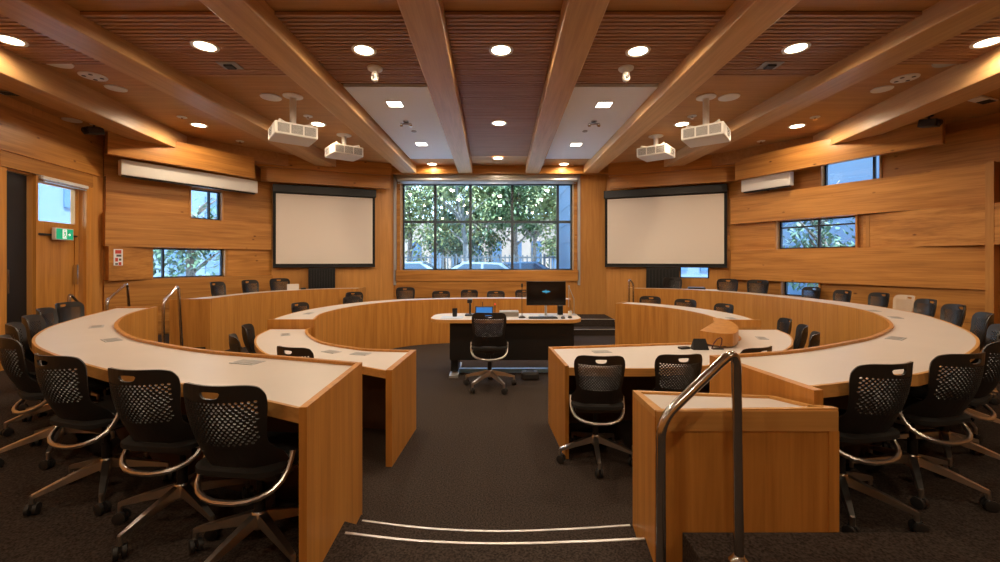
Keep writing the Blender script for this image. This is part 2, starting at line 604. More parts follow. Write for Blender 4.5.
# dark recess panel under the end of the far inner left desk
# ------------------------------------------------------------------ low console by the right aisle
cs = thing('low_console', 'low boxy oak console with recessed white top behind the front handrail', 'console')
P = [(.682, 1.85), (1.49, 1.85), (1.49, 1.885), (1.432, 1.89), (1.385, 2.12), (.742, 2.35)]
zt = [.958, .968, .964, .962, .935, .892]
MB().prism(P, .137, [z - .03 for z in zt]).build('body', OAK_V, cs)
c = Vector((1.07, 2.05))
Pi = [tuple(Vector(p).lerp(c, .10)) for p in P]
rimb = MB()
for i in range(6):
    j = (i + 1) % 6
    rimb.prism([P[i], P[j], Pi[j], Pi[i]], [zt[i] - .03, zt[j] - .03, zt[j] - .03, zt[i] - .03], [zt[i], zt[j], zt[j], zt[i]])
rimb.build('rim', OAK_X, cs)
MB().prism(Pi, [z - .03 for z in zt], [z - .012 for z in zt]).build('top_inlay', WHITE_LAM, cs)
MB().box(.688, 1.485, 1.842, 1.851, .868, .957).build('top_rail', OAK_X, cs)
MB().box(1.445, 1.489, 1.843, 1.851, L2 + .156, .868).build('corner_post', OAK_V, cs)


# ------------------------------------------------------------------ handrails
def handrail(label, pts, r, base=True):
    o = thing('handrail', label, 'handrail', pts[0], group='steel stair handrails')
    P = [Vector(p) - Vector(pts[0]) for p in pts]
    out = [P[0]]
    for i in range(1, len(P) - 1):
        a, b, c_ = P[i - 1], P[i], P[i + 1]
        rad = min(.075, (a - b).length * .45, (c_ - b).length * .45)
        p0 = b + (a - b).normalized() * rad
        p1 = b + (c_ - b).normalized() * rad
        for k in range(7):
            t = k / 6
            out.append(p0 * (1 - t) ** 2 + b * 2 * t * (1 - t) + p1 * t * t)
    out.append(P[-1])
    MB().tube(out, r, 14).build('rail', CHROME, o, smooth=True)
    if base:
        for q in (P[0], P[-1]):
            MB().lathe([(r * 2.1, 0), (r * 2.1, .006), (r * 1.5, .018), (r * 1.08, .03)], 20, Matrix.Translation(q)).build('flange', CHROME, o, smooth=True)
    return o


handrail('polished steel handrail in front of the low console, biggest in view',
         [(.613, 1.6, L2 + .001), (.613, 1.6, 1.01), (.93, 1.655, 1.275), (.945, 1.66, L2 + .156)], .0185)
handrail('steel handrail just left of the far left desk end, with a tall lower post',
         [(-4.69, 5.85, L1 + .001), (-4.69, 5.85, 1.045), (-4.71, 6.15, 1.25), (-4.69, 6.21, L1)], .02, base=False)
handrail('steel handrail beside the wall, seen over the far end of the left front desk',
         [(-5.45, 5.82, L1), (-5.45, 5.82, 1.06), (-5.7, 6.42, 1.265), (-5.74, 6.55, L2)], .02, base=False)
handrail('short chrome handrail in front of the wooden door at left',
         [(-5.95, 5.8, L2), (-5.95, 5.8, 1.164), (-5.98, 6.0, .963), (-5.982, 6.01, L2)], .02, base=False)
handrail('thin steel handrail by the far right steps, beside the right screen',
         [(2.7, 8.78, LF), (2.7, 8.78, 1.235), (2.8, 8.82, 1.12), (2.81, 8.83, LF)], .018, base=False)

# ------------------------------------------------------------------ chair
def smooth_poly(pts, n=4):
    out = []
    m = len(pts)
    for i in range(m):
        a, b, c_ = Vector(pts[i - 1]), Vector(pts[i]), Vector(pts[(i + 1) % m])
        p0, p1 = b.lerp(a, .35), b.lerp(c_, .35)
        for k in range(n):
            t = k / (n - 1)
            q = p0 * (1 - t) ** 2 + b * 2 * t * (1 - t) + p1 * t * t
            out.append((q.x, q.y))
    return out


def back_mesh():
    half = [(0, .872), (.13, .871), (.176, .858), (.197, .82), (.199, .77), (.190, .70), (.178, .62), (.176, .59), (.190, .56), (.208, .53), (.212, .45), (.17, .45), (.08, .485)]
    outl = half + [(0, .49)] + [(-x, h) for x, h in half[::-1][:-1]]
    outl = smooth_poly(outl, 4)
    hole = smooth_poly([(-.048, .846), (.048, .846), (.04, .822), (.02, .815), (-.02, .815), (-.04, .822)], 3)
    polys = [outl, hole]

    def halfw(h):
        w = .2
        for (x0, h0), (x1, h1) in zip(half, half[1:]):
            if h1 <= h <= h0:
                w = x0 + (x1 - x0) * (h0 - h) / max(1e-6, h0 - h1)
        return w
    row = 0
    h = .795
    while h > .60:
        n = 17
        for i in range(-n, n + 1):
            x = i * .0205 + (.01025 if row % 2 else 0)
            if abs(x) > halfw(h) - .026:
                continue
            rx, rz = .0060, .0057
            polys.append([(x + rx * math.cos(a * PI / 3), h + rz * math.sin(a * PI / 3)) for a in range(6)])
        h -= .0125
        row += 1
    vs, edges = [], []
    for pl in polys:
        s_ = len(vs)
        vs += [Vector(p) for p in pl]
        edges += [(s_ + i, s_ + (i + 1) % len(pl)) for i in range(len(pl))]
    # extra points so that the solid part bends too
    for hh in (.52, .55, .58):
        for k in range(-7, 8):
            vs.append(Vector((k * .023, hh)))
    V, E, Fc, _, _, _ = delaunay_2d_cdt(vs, edges, [], 0, 1e-5)

    def inside(p, poly):
        r = False
        j = len(poly) - 1
        for i in range(len(poly)):
            a, b = poly[i], poly[j]
            if (a[1] > p[1]) != (b[1] > p[1]) and p[0] < (b[0] - a[0]) * (p[1] - a[1]) / (b[1] - a[1]) + a[0]:
                r = not r
            j = i
        return r
    boxes = [(min(q[0] for q in pl), max(q[0] for q in pl), min(q[1] for q in pl), max(q[1] for q in pl), pl) for pl in polys[1:]]

    def keep(p):
        if not inside(p, outl):
            return False
        for x0, x1, y0, y1, pl in boxes:
            if x0 < p[0] < x1 and y0 < p[1] < y1 and inside(p, pl):
                return False
        return True
    Fc = [f for f in Fc if keep(sum((Vector(V[i]) for i in f), Vector((0, 0))) / len(f))]
    mb = MB()

    def surf(x, h):
        t = (h - .47) / .4
        lean = -.185 - .10 * t - .03 * math.sin(PI * t)
        return Vector((x * .96, lean + 2.6 * x * x * (1.0 - .25 * t), .47 + (h - .47) * .945))
    bv = [mb.bm.verts.new(surf(v.x, v.y)) for v in V]
    for f in Fc:
        mb.face([bv[i] for i in f])
    return mb


def seat_mb():
    mb = MB()
    n = 20
    prof = [(.90, .430), (1.0, .440), (1.0, .462), (.93, .474), (.5, .470), (.02, .466)]
    rings = []
    for s_, z in prof:
        ring = []
        for k in range(n * 2):
            a = 2 * PI * k / (n * 2)
            cx, sy = math.cos(a), math.sin(a)
            e = .45
            x = .207 * s_ * math.copysign(abs(cx) ** e, cx)
            y = .02 + .215 * s_ * math.copysign(abs(sy) ** e, sy)
            zz = z - (.02 * max(0, (y - .12) / .12) ** 2)
            ring.append(mb.bm.verts.new((x, y, zz)))
        rings.append(ring)
    m = n * 2
    for i in range(len(rings) - 1):
        for k in range(m):
            l = (k + 1) % m
            mb.face((rings[i][k], rings[i][l], rings[i + 1][l], rings[i + 1][k]))
    mb.face(rings[0][::-1])
    mb.face(rings[-1])
    return mb


def make_chair(label, group, shell=None, name='swivel_chair'):
    t = thing(name, label, 'chair', (0, 0, 0), 0, group)
    b = back_mesh().build('backrest', shell or BLACK_PL, t)
    sm = b.modifiers.new('thick', 'SOLIDIFY')
    sm.thickness = .010
    sm.offset = 0
    seat_mb().build('seat', BLACK_FAB, t, smooth=True)
    mb = MB()
    half_path = [(0, -.215, .345), (.05, -.213, .346), (.10, -.203, .352), (.145, -.182, .362), (.178, -.152, .378), (.196, -.118, .402), (.203, -.09, .435), (.205, -.07, .47), (.204, -.055, .505)]
    path = [(-x, y, z) for x, y, z in half_path[::-1][:-1]] + half_path
    mb.tube(path, .0125, 8)
    for sgn in (-1, 1):
        mb.tube([(sgn * .203, -.10, .425), (sgn * .19, 0, .415), (sgn * .17, .10, .405)], .011, 8)
        mb.box(sgn * .178 - .026, sgn * .178 + .026, -.11, -.085, .430, .446)
    mb.build('frame', ALU, t, smooth=True)
    mb = MB()
    mb.box(-.17, .17, -.12, .12, .395, .43)
    mb.lathe([(.05, .36), (.06, .395)], 12)
    mb.build('seat_support', BLACK_PL2, t)
    mb = MB()
    mb.lathe([(.024, .15), (.024, .28), (.015, .28), (.015, .37)], 14)
    mb.build('gas_column', BLACK_M, t, smooth=True)
    mb = MB()
    mb.lathe([(.030, .115), (.038, .13), (.038, .18), (.030, .192)], 16)
    hub = mb.build('base_hub', ALU, t, smooth=True)
    for k in range(5):
        a = R(90 + 72 * k + 28)
        m = Matrix.Rotation(a, 4, 'Z')
        mb = MB()
        v = []
        for (r, w, zt_, zb) in ((.028, .022, .186, .135), (.18, .018, .145, .112), (.300, .0125, .108, .088)):
            v.append([mb.bm.verts.new((r, -w * .8, zt_)), mb.bm.verts.new((r, w * .8, zt_)), mb.bm.verts.new((r, w, zb)), mb.bm.verts.new((r, -w, zb))])
        for i in range(2):
            for q in range(4):
                l = (q + 1) % 4
                mb.face((v[i][q], v[i][l], v[i + 1][l], v[i + 1][q]))
        mb.face(v[0])
        mb.face(v[-1][::-1])
        mb.tube([(.296, 0, .105), (.298, 0, .055)], .0115, 8)
        lg = mb.build('leg', ALU, t, matrix=m)
        mb = MB()
        ca = Matrix.Translation((.298, 0, 0)) @ Matrix.Rotation(R(35 + 50 * k), 4, 'Z')
        for sd in (-1, 1):
            mm = ca @ Matrix.Translation((0.006, sd * .016, .0305)) @ Matrix.Rotation(R(90), 4, 'X')
            mb.lathe([(.020, -.011), (.0305, -.008), (.0305, .008), (.020, .011)], 14, mm)
        mb.box(-.012, .022, -.007, .007, .03, .062, ca)
        mb.build('caster', BLACK_PL2, lg, smooth=True)
    return t


GN = {'ol': 'black chairs along the left outer desk', 'or': 'black chairs along the right outer desk', 'fl': 'chairs on the far left tier',
      'ci': 'chairs along the inner far desks', 'in': 'chairs at the inner near desks', 'le': 'lectern chair'}
# (picture column of the back's top, depth of the back's top, floor level, facing in degrees from +x, group, label)
CH = [
    (212, 1.68, L2, 82, 'ol', 'black mesh-back swivel chair beside the aisle end of the left front desk'),
    (130, 1.92, L2, 82, 'ol', 'black mesh-back swivel chair, second from the aisle along the left front desk'),
    (46, 2.21, L2, 73, 'ol', 'black mesh-back swivel chair, third from the aisle along the left front desk'),
    (2, 2.74, L2, 55, 'ol', 'black swivel chair cut by the left picture edge, fourth along the left front desk'),
    (9, 3.3, L2, 44, 'ol', 'black swivel chair in front of the black door panel at left, fifth along the desk'),
    (26, 3.76, L2, 34, 'ol', 'black swivel chair seen nearly edge-on left of the desk bend, sixth along the desk'),
    (40, 4.34, L2, 30, 'ol', 'black swivel chair behind an edge-on chair at the left desk, seventh along'),
    (64, 4.95, L2, 8, 'ol', 'black swivel chair below the exit sign at the far end of the left front desk'),
    (896, 2.03, L2, 102, 'or', 'black mesh-back swivel chair just right of the low oak console'),
    (972, 2.25, L2, 103, 'or', 'black mesh-back swivel chair, second from the console along the right desk'),
    (1006, 2.62, L2, 122, 'or', 'black swivel chair cut off by the right picture edge, third from the console'),
    (1006, 3.2, L2, 138, 'or', 'black swivel chair behind the one cut by the right edge, fourth from the console'),
    (990, 3.95, L2, 145, 'or', 'black swivel chair at the right bend of the outer desk, fifth from the console'),
    (960, 4.7, L2, 160, 'or', 'black swivel chair with a visible handle hole, sixth from the console on the right desk'),
    (931, 5.35, L2, 165, 'or', 'black swivel chair right of the beige chair at the right outer desk'),
    (883, 6.4, L2, 176, 'or', 'black swivel chair left of the beige chair at the right outer desk'),
    (846, 6.95, L2, 178, 'or', 'black swivel chair below the right wall window, second to the left of the beige chair'),
    (814, 7.75, L2, 190, 'or', 'black swivel chair in front of the low blue window strip at far right'),
    (759, 8.28, L2, 215, 'or', 'black swivel chair left of the low window strip on the far right tier'),
    (728, 8.72, L2, 230, 'or', 'black swivel chair on the far right tier, right of the small window under the screen'),
    (672, 9.40, L2, 255, 'or', 'black swivel chair in front of the black rack below the right screen'),
    (215, 7.5, L2, 0, 'fl', 'black swivel chair nearest the stair on the far left tier'),
    (248, 8.2, L2, -15, 'fl', 'middle black swivel chair on the far left tier, below the left wall window'),
    (279, 8.95, L2, -45, 'fl', 'black swivel chair on the far left tier beside the black rack'),
    (297, 6.6, LF, -15, 'ci', 'lone black swivel chair behind the left bend of the inner far desk'),
    (350, 7.7, LF, -35, 'ci', 'black swivel chair at the inner far desk, front of an overlapping pair left of window'),
    (353, 8.8, LF, -45, 'ci', 'black swivel chair pulled back, rear one of an overlapping pair left of the window'),
    (405, 9.02, LF, -68, 'ci', 'black swivel chair below the left end of the big window'),
    (441, 9.14, LF, -80, 'ci', 'black swivel chair below the window, behind the black cup on the lectern table'),
    (469.5, 9.5, LF, -88, 'ci', 'black swivel chair below the window, behind the dark document camera'),
    (496, 9.14, LF, -92, 'ci', 'black swivel chair below the window, right above the blue touch panel'),
    (524, 9.48, LF, -98, 'ci', 'black swivel chair half hidden behind the lectern monitor'),
    (651, 7.78, LF, 235, 'ci', 'black swivel chair at the inner far right desk, closest to the steps'),
    (687, 7.2, LF, 220, 'ci', 'black swivel chair at the inner far right desk, middle of three'),
    (727, 6.42, LF, 195, 'ci', 'black swivel chair at the inner far right desk, closest to the right outer desk'),
    (244, 4.97, 0, 20, 'in', 'black swivel chair tucked behind another, beyond the inner left desk bend'),
    (231, 4.3, 0, 35, 'in', 'black swivel chair seen edge-on, leftmost at the inner left desk'),
    (289, 3.47, 0, 72, 'in', 'black mesh-back chair whose top peeps over the left front desk'),
    (601, 3.15, 0, 86, 'in', 'black mesh-back swivel chair in full view at the inner right desk beside the aisle'),
    (683, 3.2, 0, 95, 'in', 'black mesh-back swivel chair behind the front handrail at the inner right desk'),
    (763, 3.46, 0, 112, 'in', 'black swivel chair whose top peeps over the right outer desk'),
    (818, 4.45, 0, 143, 'in', 'black swivel chair at the inner right desk, rightmost and leaning of three'),
    (806, 4.95, 0, 152, 'in', 'black swivel chair at the inner right desk, middle of three seen edge-on'),
    (789, 5.5, 0, 165, 'in', 'black swivel chair at the inner right desk, leftmost of three against the panel'),
    (489, 5.08, 0.06, 90, 'le', 'black swivel chair pushed up to the lectern table in the middle of the room'),
]
proto = make_chair(CH[0][5], GN['ol'])
note_kids()
STAR = {0: 36, 1: 20, 2: 23, 8: 26, 9: 18, 38: 57, 39: 50, 44: 18}    # plan angle of one leg
for i, (px, d, lv, ang, g, lab) in enumerate(CH):
    o = proto if i == 0 else dup(proto)
    fx, fy = math.cos(R(ang)), math.sin(R(ang))
    o.location = (at(px, d) + fx * .27, d + fy * .27, lv + .001)
    if g == 'le':
        o.location.z = .001
        o.scale = (1.1, 1.1, 1.16)
    if px in (601, 683):
        o.scale = (1.0, 1.0, 1.06)
    if g == 'fl' or (g == 'or' and d > 8):
        o.scale = (1.04, 1.04, 1.13)
    if px in (289, 763):
        o.scale = (1, 1, 1.06)
    if px == 405:
        o.scale = (1.05, 1.05, 1.1)
    o.rotation_euler = (0, 0, R(ang - 90))
    want = STAR.get(i, ang + 36) + {1: 24, 4: 24, 18: 16, 38: 64, 41: 8, 42: 32}.get(i, 0)
    turn = want - (ang - 90) - 118
    for ch in o.children:
        if ch.name.split('.')[0] == 'leg':
            ch.matrix_basis = Matrix.Rotation(R(turn), 4, 'Z') @ ch.matrix_basis
    o['label'] = lab
    o['group'] = GN[g]
    if i:
        o.name = 'swivel_chair'
# one beige chair at the right outer desk
bc = make_chair('beige-backed swivel chair standing alone among black ones at the right outer desk', GN['or'], shell=BEIGE)
d = 5.95
bc.location = (at(909, d) + .27 * math.cos(R(170)), d + .27 * math.sin(R(170)), L2 + .001)
bc.rotation_euler = (0, 0, R(170 - 90))
del bc['group']
for ch in bc.children:
    if ch.name.split('.')[0] == 'leg':
        ch.matrix_basis = Matrix.Rotation(R(30), 4, 'Z') @ ch.matrix_basis

# ------------------------------------------------------------------ lectern table
TT = .80
lt = thing('lectern_table', 'wide lectern table with rounded white top and black front panel, mid-floor', 'table', (0, 5.75, 0))
def rtop(x0, x1, y0, y1, r, n=8):
    out = []
    for cx, cy, a0 in ((x1 - r, y0 + r, -90), (x1 - r, y1 - r, 0), (x0 + r, y1 - r, 90), (x0 + r, y0 + r, 180)):
        for k in range(n + 1):
            a = R(a0 + 90 * k / n)
            out.append((cx + r * math.cos(a), cy + r * math.sin(a)))
    return out
MB().prism(rtop(-.985, 1.15, .0, .72, .24), TT - .045, TT - .001).build('edge_trim', OAK_X, lt)
MB().prism(rtop(-.977, 1.142, .008, .712, .235), TT - .001, TT + .001).build('tabletop', WHITE_LAM, lt)
mb = MB()
mb.box(-.70, 1.03, .10, .125, .225, TT - .045)
mb.build('front_panel', BLACK_M, lt)
for x in (-.64, .97):
    mb = MB()
    mb.box(x - .05, x + .05, .14, .5, .06, TT - .046)
    mb.build('leg', BLACK_M, lt)
    mb = MB()
    mb.prism([(x - .06, .02), (x + .06, .02), (x + .06, .66), (x - .06, .66)], .0, [.03, .03, .06, .06])
    mb.build('foot', GREY_M, lt)
MB().box(-.58, .91, .22, .28, .02, .075).build('foot_rail', BLUE_FOOT, lt)


def small(o, label, cat):
    return tag(o, label, cat)


TZ = TT + .0015
# papers
mb = MB()
for i, (a, dx) in enumerate(((0, 0), (3, .01), (-2, .0))):
    mb.box(-.15, .15, -.11, .11, .002 * i, .002 * i + .0018, Matrix.Translation((dx, 0, 0)) @ Matrix.Rotation(R(a), 4, 'Z'))
small(mb.build('paper_stack', PAPER_B, loc=(at(452, 5.98), 5.98, TZ)), 'stack of white paper lying on the left end of the lectern table', 'paper')
mb = MB()
mb.lathe([(.032, 0), (.039, .115), (.036, .115), (.030, .01)], 20)
small(mb.build('cup', BLACK_M, loc=(at(454.8, 6.05), 6.05, TZ + .006), smooth=True), 'black cup standing on the papers on the lectern table', 'cup')
dcm = thing('document_camera', 'dark upright document camera left of the blue touch panel on the lectern table', 'camera', (at(470, 6.2), 6.2, TZ))
MB().box(-.07, .07, -.08, .08, 0, .022, bev=.006).build('base', BLACK_PL2, dcm)
MB().tube([(0, .03, .02), (0, .03, .16), (0, .0, .20)], .017, 10).build('arm', BLACK_PL2, dcm)
MB().box(-.035, .035, -.10, .03, .19, .245, bev=.01).build('head', BLACK_PL, dcm)
tp = thing('touch_panel', 'small tilted touch panel with a glowing blue screen on the lectern table', 'touch panel', (at(484, 5.93), 5.93, TZ))
mt = Matrix.Translation((0, 0, .012)) @ Matrix.Rotation(R(-62), 4, 'X').inverted()
MB().box(-.13, .13, .0, .16, -.012, .012, mt, bev=.004).build('housing', BLACK_PL, tp)
MB().box(-.112, .112, .016, .142, .0121, .0135, mt).build('screen', SCR_BLUE, tp)
MB().box(-.06, .06, -.02, .10, 0, .012).build('base', BLACK_PL, tp)
mic = thing('gooseneck_microphone', 'tall thin gooseneck microphone standing left of the monitor', 'microphone', (at(522, 5.95), 5.95, TZ))
MB().lathe([(.05, 0), (.05, .012), (.02, .03)], 20).build('base', BLACK_PL, mic)
MB().tube([(0, 0, .025), (0, 0, .25), (0, -.005, .44)], .0045, 8).build('stem', BLACK_M, mic)
MB().lathe([(.008, .43), (.014, .44), (.015, .475), (.007, .49)], 12).build('capsule', BLACK_PL, mic)
m2 = thing('desk_microphone', 'short microphone stalk behind the blue touch panel', 'microphone', (at(482.5, 6.22), 6.22, TZ))
MB().lathe([(.03, 0), (.03, .01), (.01, .02)], 16).build('base', BLACK_PL, m2)
MB().tube([(0, 0, .015), (0, 0, .2)], .005, 8).build('stem', BLACK_M, m2)
m3 = thing('desk_microphone', 'short microphone stalk with a red light ring right of the touch panel', 'microphone', (at(495, 6.22), 6.22, TZ))
MB().lathe([(.03, 0), (.03, .01), (.01, .02)], 16).build('base', BLACK_PL, m3)
MB().tube([(0, 0, .015), (0, 0, .15)], .005, 8).build('stem', BLACK_M, m3)
MB().lathe([(.009, .15), (.009, .175)], 12).build('light_ring', plain('red_light', (.5, .03, .02), .4, emit=(1, .05, .03), es=.6), m3)
lp = thing('laptop_dock', 'flat grey box lying between the touch panel and the gooseneck microphone', 'box', (at(509, 6.15), 6.15, TZ))
MB().box(-.14, .14, -.09, .09, 0, .075, bev=.008).build('body', GREY_PL, lp)
MB().box(-.13, .13, -.0915, -.0895, .01, .06).build('front_panel', plain('dock_front', (.22, .2, .18), .5), lp)
mn = thing('monitor', 'black desktop monitor with a small glowing blue emblem on the lectern table', 'monitor', (at(546, 6.1), 6.1, TZ))
MB().box(-.285, .285, -.02, .015, .16, .51, bev=.005).build('housing', BLACK_PL, mn)
MB().box(-.277, .277, -.0212, -.0198, .173, .502).build('screen', SCR_BLACK, mn)
emb = MB()
for k in range(7):                       # blurred starburst emblem
    emb.box(-.052 + k * .0148, -.041 + k * .0148, -.0222, -.0212, .362 - [.008, .014, .011, .026, .013, .015, .008][k], .362 + [.008, .012, .015, .024, .011, .014, .008][k])
emb.box(-.058, .058, -.0222, -.0213, .357, .367)
emb.build('emblem', SCR_CYAN, mn)
MB().tube([(0, .03, .01), (0, .03, .25)], .018, 12).build('stand', GREY_M, mn, smooth=True)
MB().prism(rtop(-.1, .1, -.06, .12, .03), 0, .012).build('base', GREY_M, mn)
kb = thing('keyboard', 'black keyboard lying in front of the monitor', 'keyboard', (at(543, 5.90), 5.90, TZ))
MB().box(-.20, .20, -.065, .065, 0, .016, bev=.004).build('tray', BLACK_PL2, kb)
mb = MB()
for r_ in range(4):
    for c_ in range(14):
        mb.box(-.188 + c_ * .027, -.188 + c_ * .027 + .023, -.055 + r_ * .028, -.055 + r_ * .028 + .023, .016, .021)
mb.build('keys', BLACK_PL, kb)


def mouse(x, y, label):
    mb = MB()
    mb.lathe([(.030, 0), (.031, .010), (.024, .024), (.008, .031)], 16, Matrix.Diagonal((1, 1.6, 1, 1)))
    return small(mb.build('computer_mouse', BLACK_PL2, loc=(x, y, TZ), smooth=True), label, 'mouse')


mouse(at(563, 5.88), 5.88, 'black computer mouse next to the keyboard')
mouse(at(570, 5.94), 5.94, 'black computer mouse farther right, near the rounded table end')
sp = thing('desk_speaker', 'small black speaker behind the right edge of the monitor', 'speaker', (at(560, 6.3), 6.3, TZ))
MB().box(-.04, .04, -.04, .04, 0, .14, bev=.008).build('housing', BLACK_PL, sp)
MB().box(-.032, .032, -.0415, -.0395, .012, .128).build('grille', BLACK_MATT, sp)
al = thing('arm_lamp', 'thin grey angled desk lamp at the right end of the lectern table', 'lamp', (at(574, 6.25), 6.25, TZ))
MB().lathe([(.045, 0), (.045, .012), (.012, .02)], 16).build('base', GREY_M, al)
MB().tube([(0, 0, .015), (0, 0, .24), (-.075, 0, .42)], .0055, 8).build('arm', GREY_M, al)
MB().tube([(-.075, 0, .42), (-.085, -.01, .12)], .005, 8).build('strut', GREY_M, al)
MB().lathe([(.006, .41), (.014, .42), (.014, .44)], 10, Matrix.Translation((-.075, 0, 0))).build('head', GREY_M, al)
mb = MB()
mb.lathe([(.026, 0), (.03, .075), (.027, .075), (.022, .008)], 18)
small(mb.build('cup', WHITE_PL, loc=(at(570, 6.12), 6.12, TZ), smooth=True), 'small white cup at the foot of the thin grey lamp', 'cup')
fb = thing('equipment_box', 'dark rounded box lying on the floor under the lectern table', 'box', (at(530, 5.72), 5.72, .001))
MB().box(-.12, .12, -.09, .06, 0, .11, bev=.03).build('case', BLACK_PL2, fb)
MB().tube([(-.05, -.02, .105), (-.04, -.02, .125), (.04, -.02, .125), (.05, -.02, .105)], .006, 8).build('handle', BLACK_PL, fb)

# things on the inner right desk
D = .7405
tc_ = thing('tent_card', 'black folded name card standing on the inner right desk', 'name card', (at(699.5, 4.14), 4.14, D))
mb = MB()
v = [mb.bm.verts.new(p) for p in ((-.075, -.04, 0), (.075, -.04, 0), (.06, 0, .105), (-.06, 0, .105), (-.075, .04, 0), (.075, .04, 0))]
for f in ((0, 1, 2, 3), (3, 2, 5, 4), (0, 3, 4), (1, 5, 2), (0, 4, 5, 1)):
    mb.face([v[i] for i in f])
mb.build('card', BLACK_M, tc_)
mb = MB()
mb.box(-.055, .055, -.03, .03, 0, .022, bev=.008)
small(mb.build('remote_control', BLACK_PL, loc=(at(684, 4.16), 4.16, D), rotz=.3), 'small flat black remote lying left of the black name card', 'remote')
hs = thing('headset', 'thin dark wire headset standing right of the black name card', 'headset', (at(717, 4.14), 4.14, D))
MB().tube([(-.05, 0, .012), (-.03, 0, .06), (.0, 0, .10), (.035, 0, .115), (.05, 0, .10), (.045, 0, .05), (.02, 0, .012)], .006, 8).build('band', plain('dark_red_wire', (.10, .02, .015), .5), hs, smooth=True)
MB().box(-.05, .06, -.02, .02, 0, .012, bev=.004).build('base', BLACK_PL, hs)
# things on the outer far desks
mb = MB()
mb.box(-.17, .17, -.12, .12, 0, .035, bev=.012)
small(mb.build('document_case', BLACK_PL2, loc=(at(697, 9.0), 9.02, 1.0015), rotz=-.35), 'flat black case on the far right desk under the right screen', 'case')
mb = MB()
mb.box(-.11, .11, -.15, .15, 0, .004)
small(mb.build('paper_sheet', PAPER, loc=(at(712, 8.66), 8.66, 1.0015), rotz=-.3), 'white paper sheet beside the flat black case on the far right desk', 'paper')
mb = MB()
mb.prism([(-.11, 0), (.11, 0), (.10, .02), (-.10, .02)], 0, .12)
small(mb.build('white_card', WHITE_LAM, loc=(at(293, 8.72), 8.72, 1.0015), rotz=.5), 'white card standing on the far left desk left of the black rack', 'card')
mb = MB()
mb.box(-.05, .05, -.08, .08, 0, .03, bev=.008)
small(mb.build('telephone', BLACK_PL, loc=(at(302, 8.85), 8.9, 1.0015), rotz=.5), 'small black telephone on the far left desk beside the white card', 'telephone')

# ------------------------------------------------------------------ walls
class Wall:
    """local x along the wall, local y into the room, z up"""
    def __init__(s, a, b, name):
        a, b = Vector((a[0], a[1], 0)), Vector((b[0], b[1], 0))
        s.len = (b - a).length
        ex = (b - a).normalized()
        ey = Vector((-ex.y, ex.x, 0))
        mid = (a + b) / 2
        if ey.dot(Vector((0, 5, 0)) - mid) < 0:
            ey = -ey
        s.m = Matrix(((ex.x, ey.x, 0, a.x), (ex.y, ey.y, 0, a.y), (0, 0, 1, 0), (0, 0, 0, 1)))
        s.name = name
        s.obj = None

    def back(s, z0, z1, holes=(), s0=0.0, s1=None, mat=None, th=.16):
        s1 = s.len if s1 is None else s1
        xs = sorted({s0, s1, *[h[0] for h in holes], *[h[1] for h in holes]})
        zs = sorted({z0, z1, *[h[2] for h in holes], *[h[3] for h in holes]})
        mb = MB()
        for i in range(len(xs) - 1):
            for j in range(len(zs) - 1):
                cx, cz = (xs[i] + xs[i + 1]) / 2, (zs[j] + zs[j + 1]) / 2
                if any(h[0] < cx < h[1] and h[2] < cz < h[3] for h in holes):
                    continue
                mb.box(xs[i], xs[i + 1], -th, 0, zs[j], zs[j + 1])
        bmesh.ops.remove_doubles(mb.bm, verts=mb.bm.verts, dist=1e-5)
        s.obj = struct(mb.build(s.name, mat or BACKW, matrix=s.m))
        return s

    def board(s, x0, x1, z0, z1, t0=.05, t1=None, mat=None, off=0.0, name='board'):
        t1 = t0 if t1 is None else t1
        mb = MB()
        mb.prism([(x0, off), (x1, off), (x1, t1), (x0, t0)], z0, z1)
        return mb.build(name, mat or BOARD, s.obj)

    def pane(s, n, h, bars=(), fm=None, depth=.06, fw=.022, y=-.09, bw=.014):
        x0, x1, z0, z1 = h
        mb = MB()
        mb.box(x0, x1, y - depth / 2, y + depth / 2, z0, z0 + fw)
        mb.box(x0, x1, y - depth / 2, y + depth / 2, z1 - fw, z1)
        mb.box(x0, x0 + fw, y - depth / 2, y + depth / 2, z0 + fw, z1 - fw)
        mb.box(x1 - fw, x1, y - depth / 2, y + depth / 2, z0 + fw, z1 - fw)
        for kind, v in bars:
            if kind == 'v':
                mb.box(v - bw, v + bw, y - depth / 2, y + depth / 2, z0 + fw, z1 - fw)
            else:
                mb.box(x0 + fw, x1 - fw, y - depth / 2 + .004, y + depth / 2 - .004, v - bw, v + bw)
        w = struct(mb.build('window_%d' % n, fm or BLACK_M, matrix=s.m))
        MB().box(x0 + fw * .5, x1 - fw * .5, y - .006, y + .006, z0 + fw * .5, z1 - fw * .5).build('pane', GLASS, w)
        return w


CZ = EYE + 2.29
# window wall: opening px 395..578
H_w = (0.10, 4.50, 1.385, 3.66)     # local s along from x=-2.62
WW = Wall((-2.62, 10.4), (2.62, 10.4), 'wall_back')
wx = lambda px, d=10.4: at(px, d) + 2.62
op = (wx(396.5), wx(577.5), 1.37, 3.66)
WW.back(0, 4.2, [op], th=.42, mat=BOARD_V)
wp = struct(MB().box(0, op[0] - .06, 0, .02, 0, 3.72).build('trim_5', BOARD_V, matrix=WW.m))
wp = struct(MB().box(op[1] + .06, 5.24, 0, .02, 0, 3.72).build('trim_6', BOARD_V, matrix=WW.m))
WW.board(op[0] - .02, op[1] + .02, 1.10, 1.37, .05)            # sill board
WW.board(op[0] - .05, op[1] - .4, .70, 1.085, .03)
WW.board(op[0] - .05, op[1], 3.70, 3.95, .03)
mb = MB()                                                       # grey metal frame posts and head
mb.box(op[0] - .06, op[0], -.02, .05, 1.0, 3.72)
mb.box(op[1], op[1] + .06, -.02, .05, 1.0, 3.72)
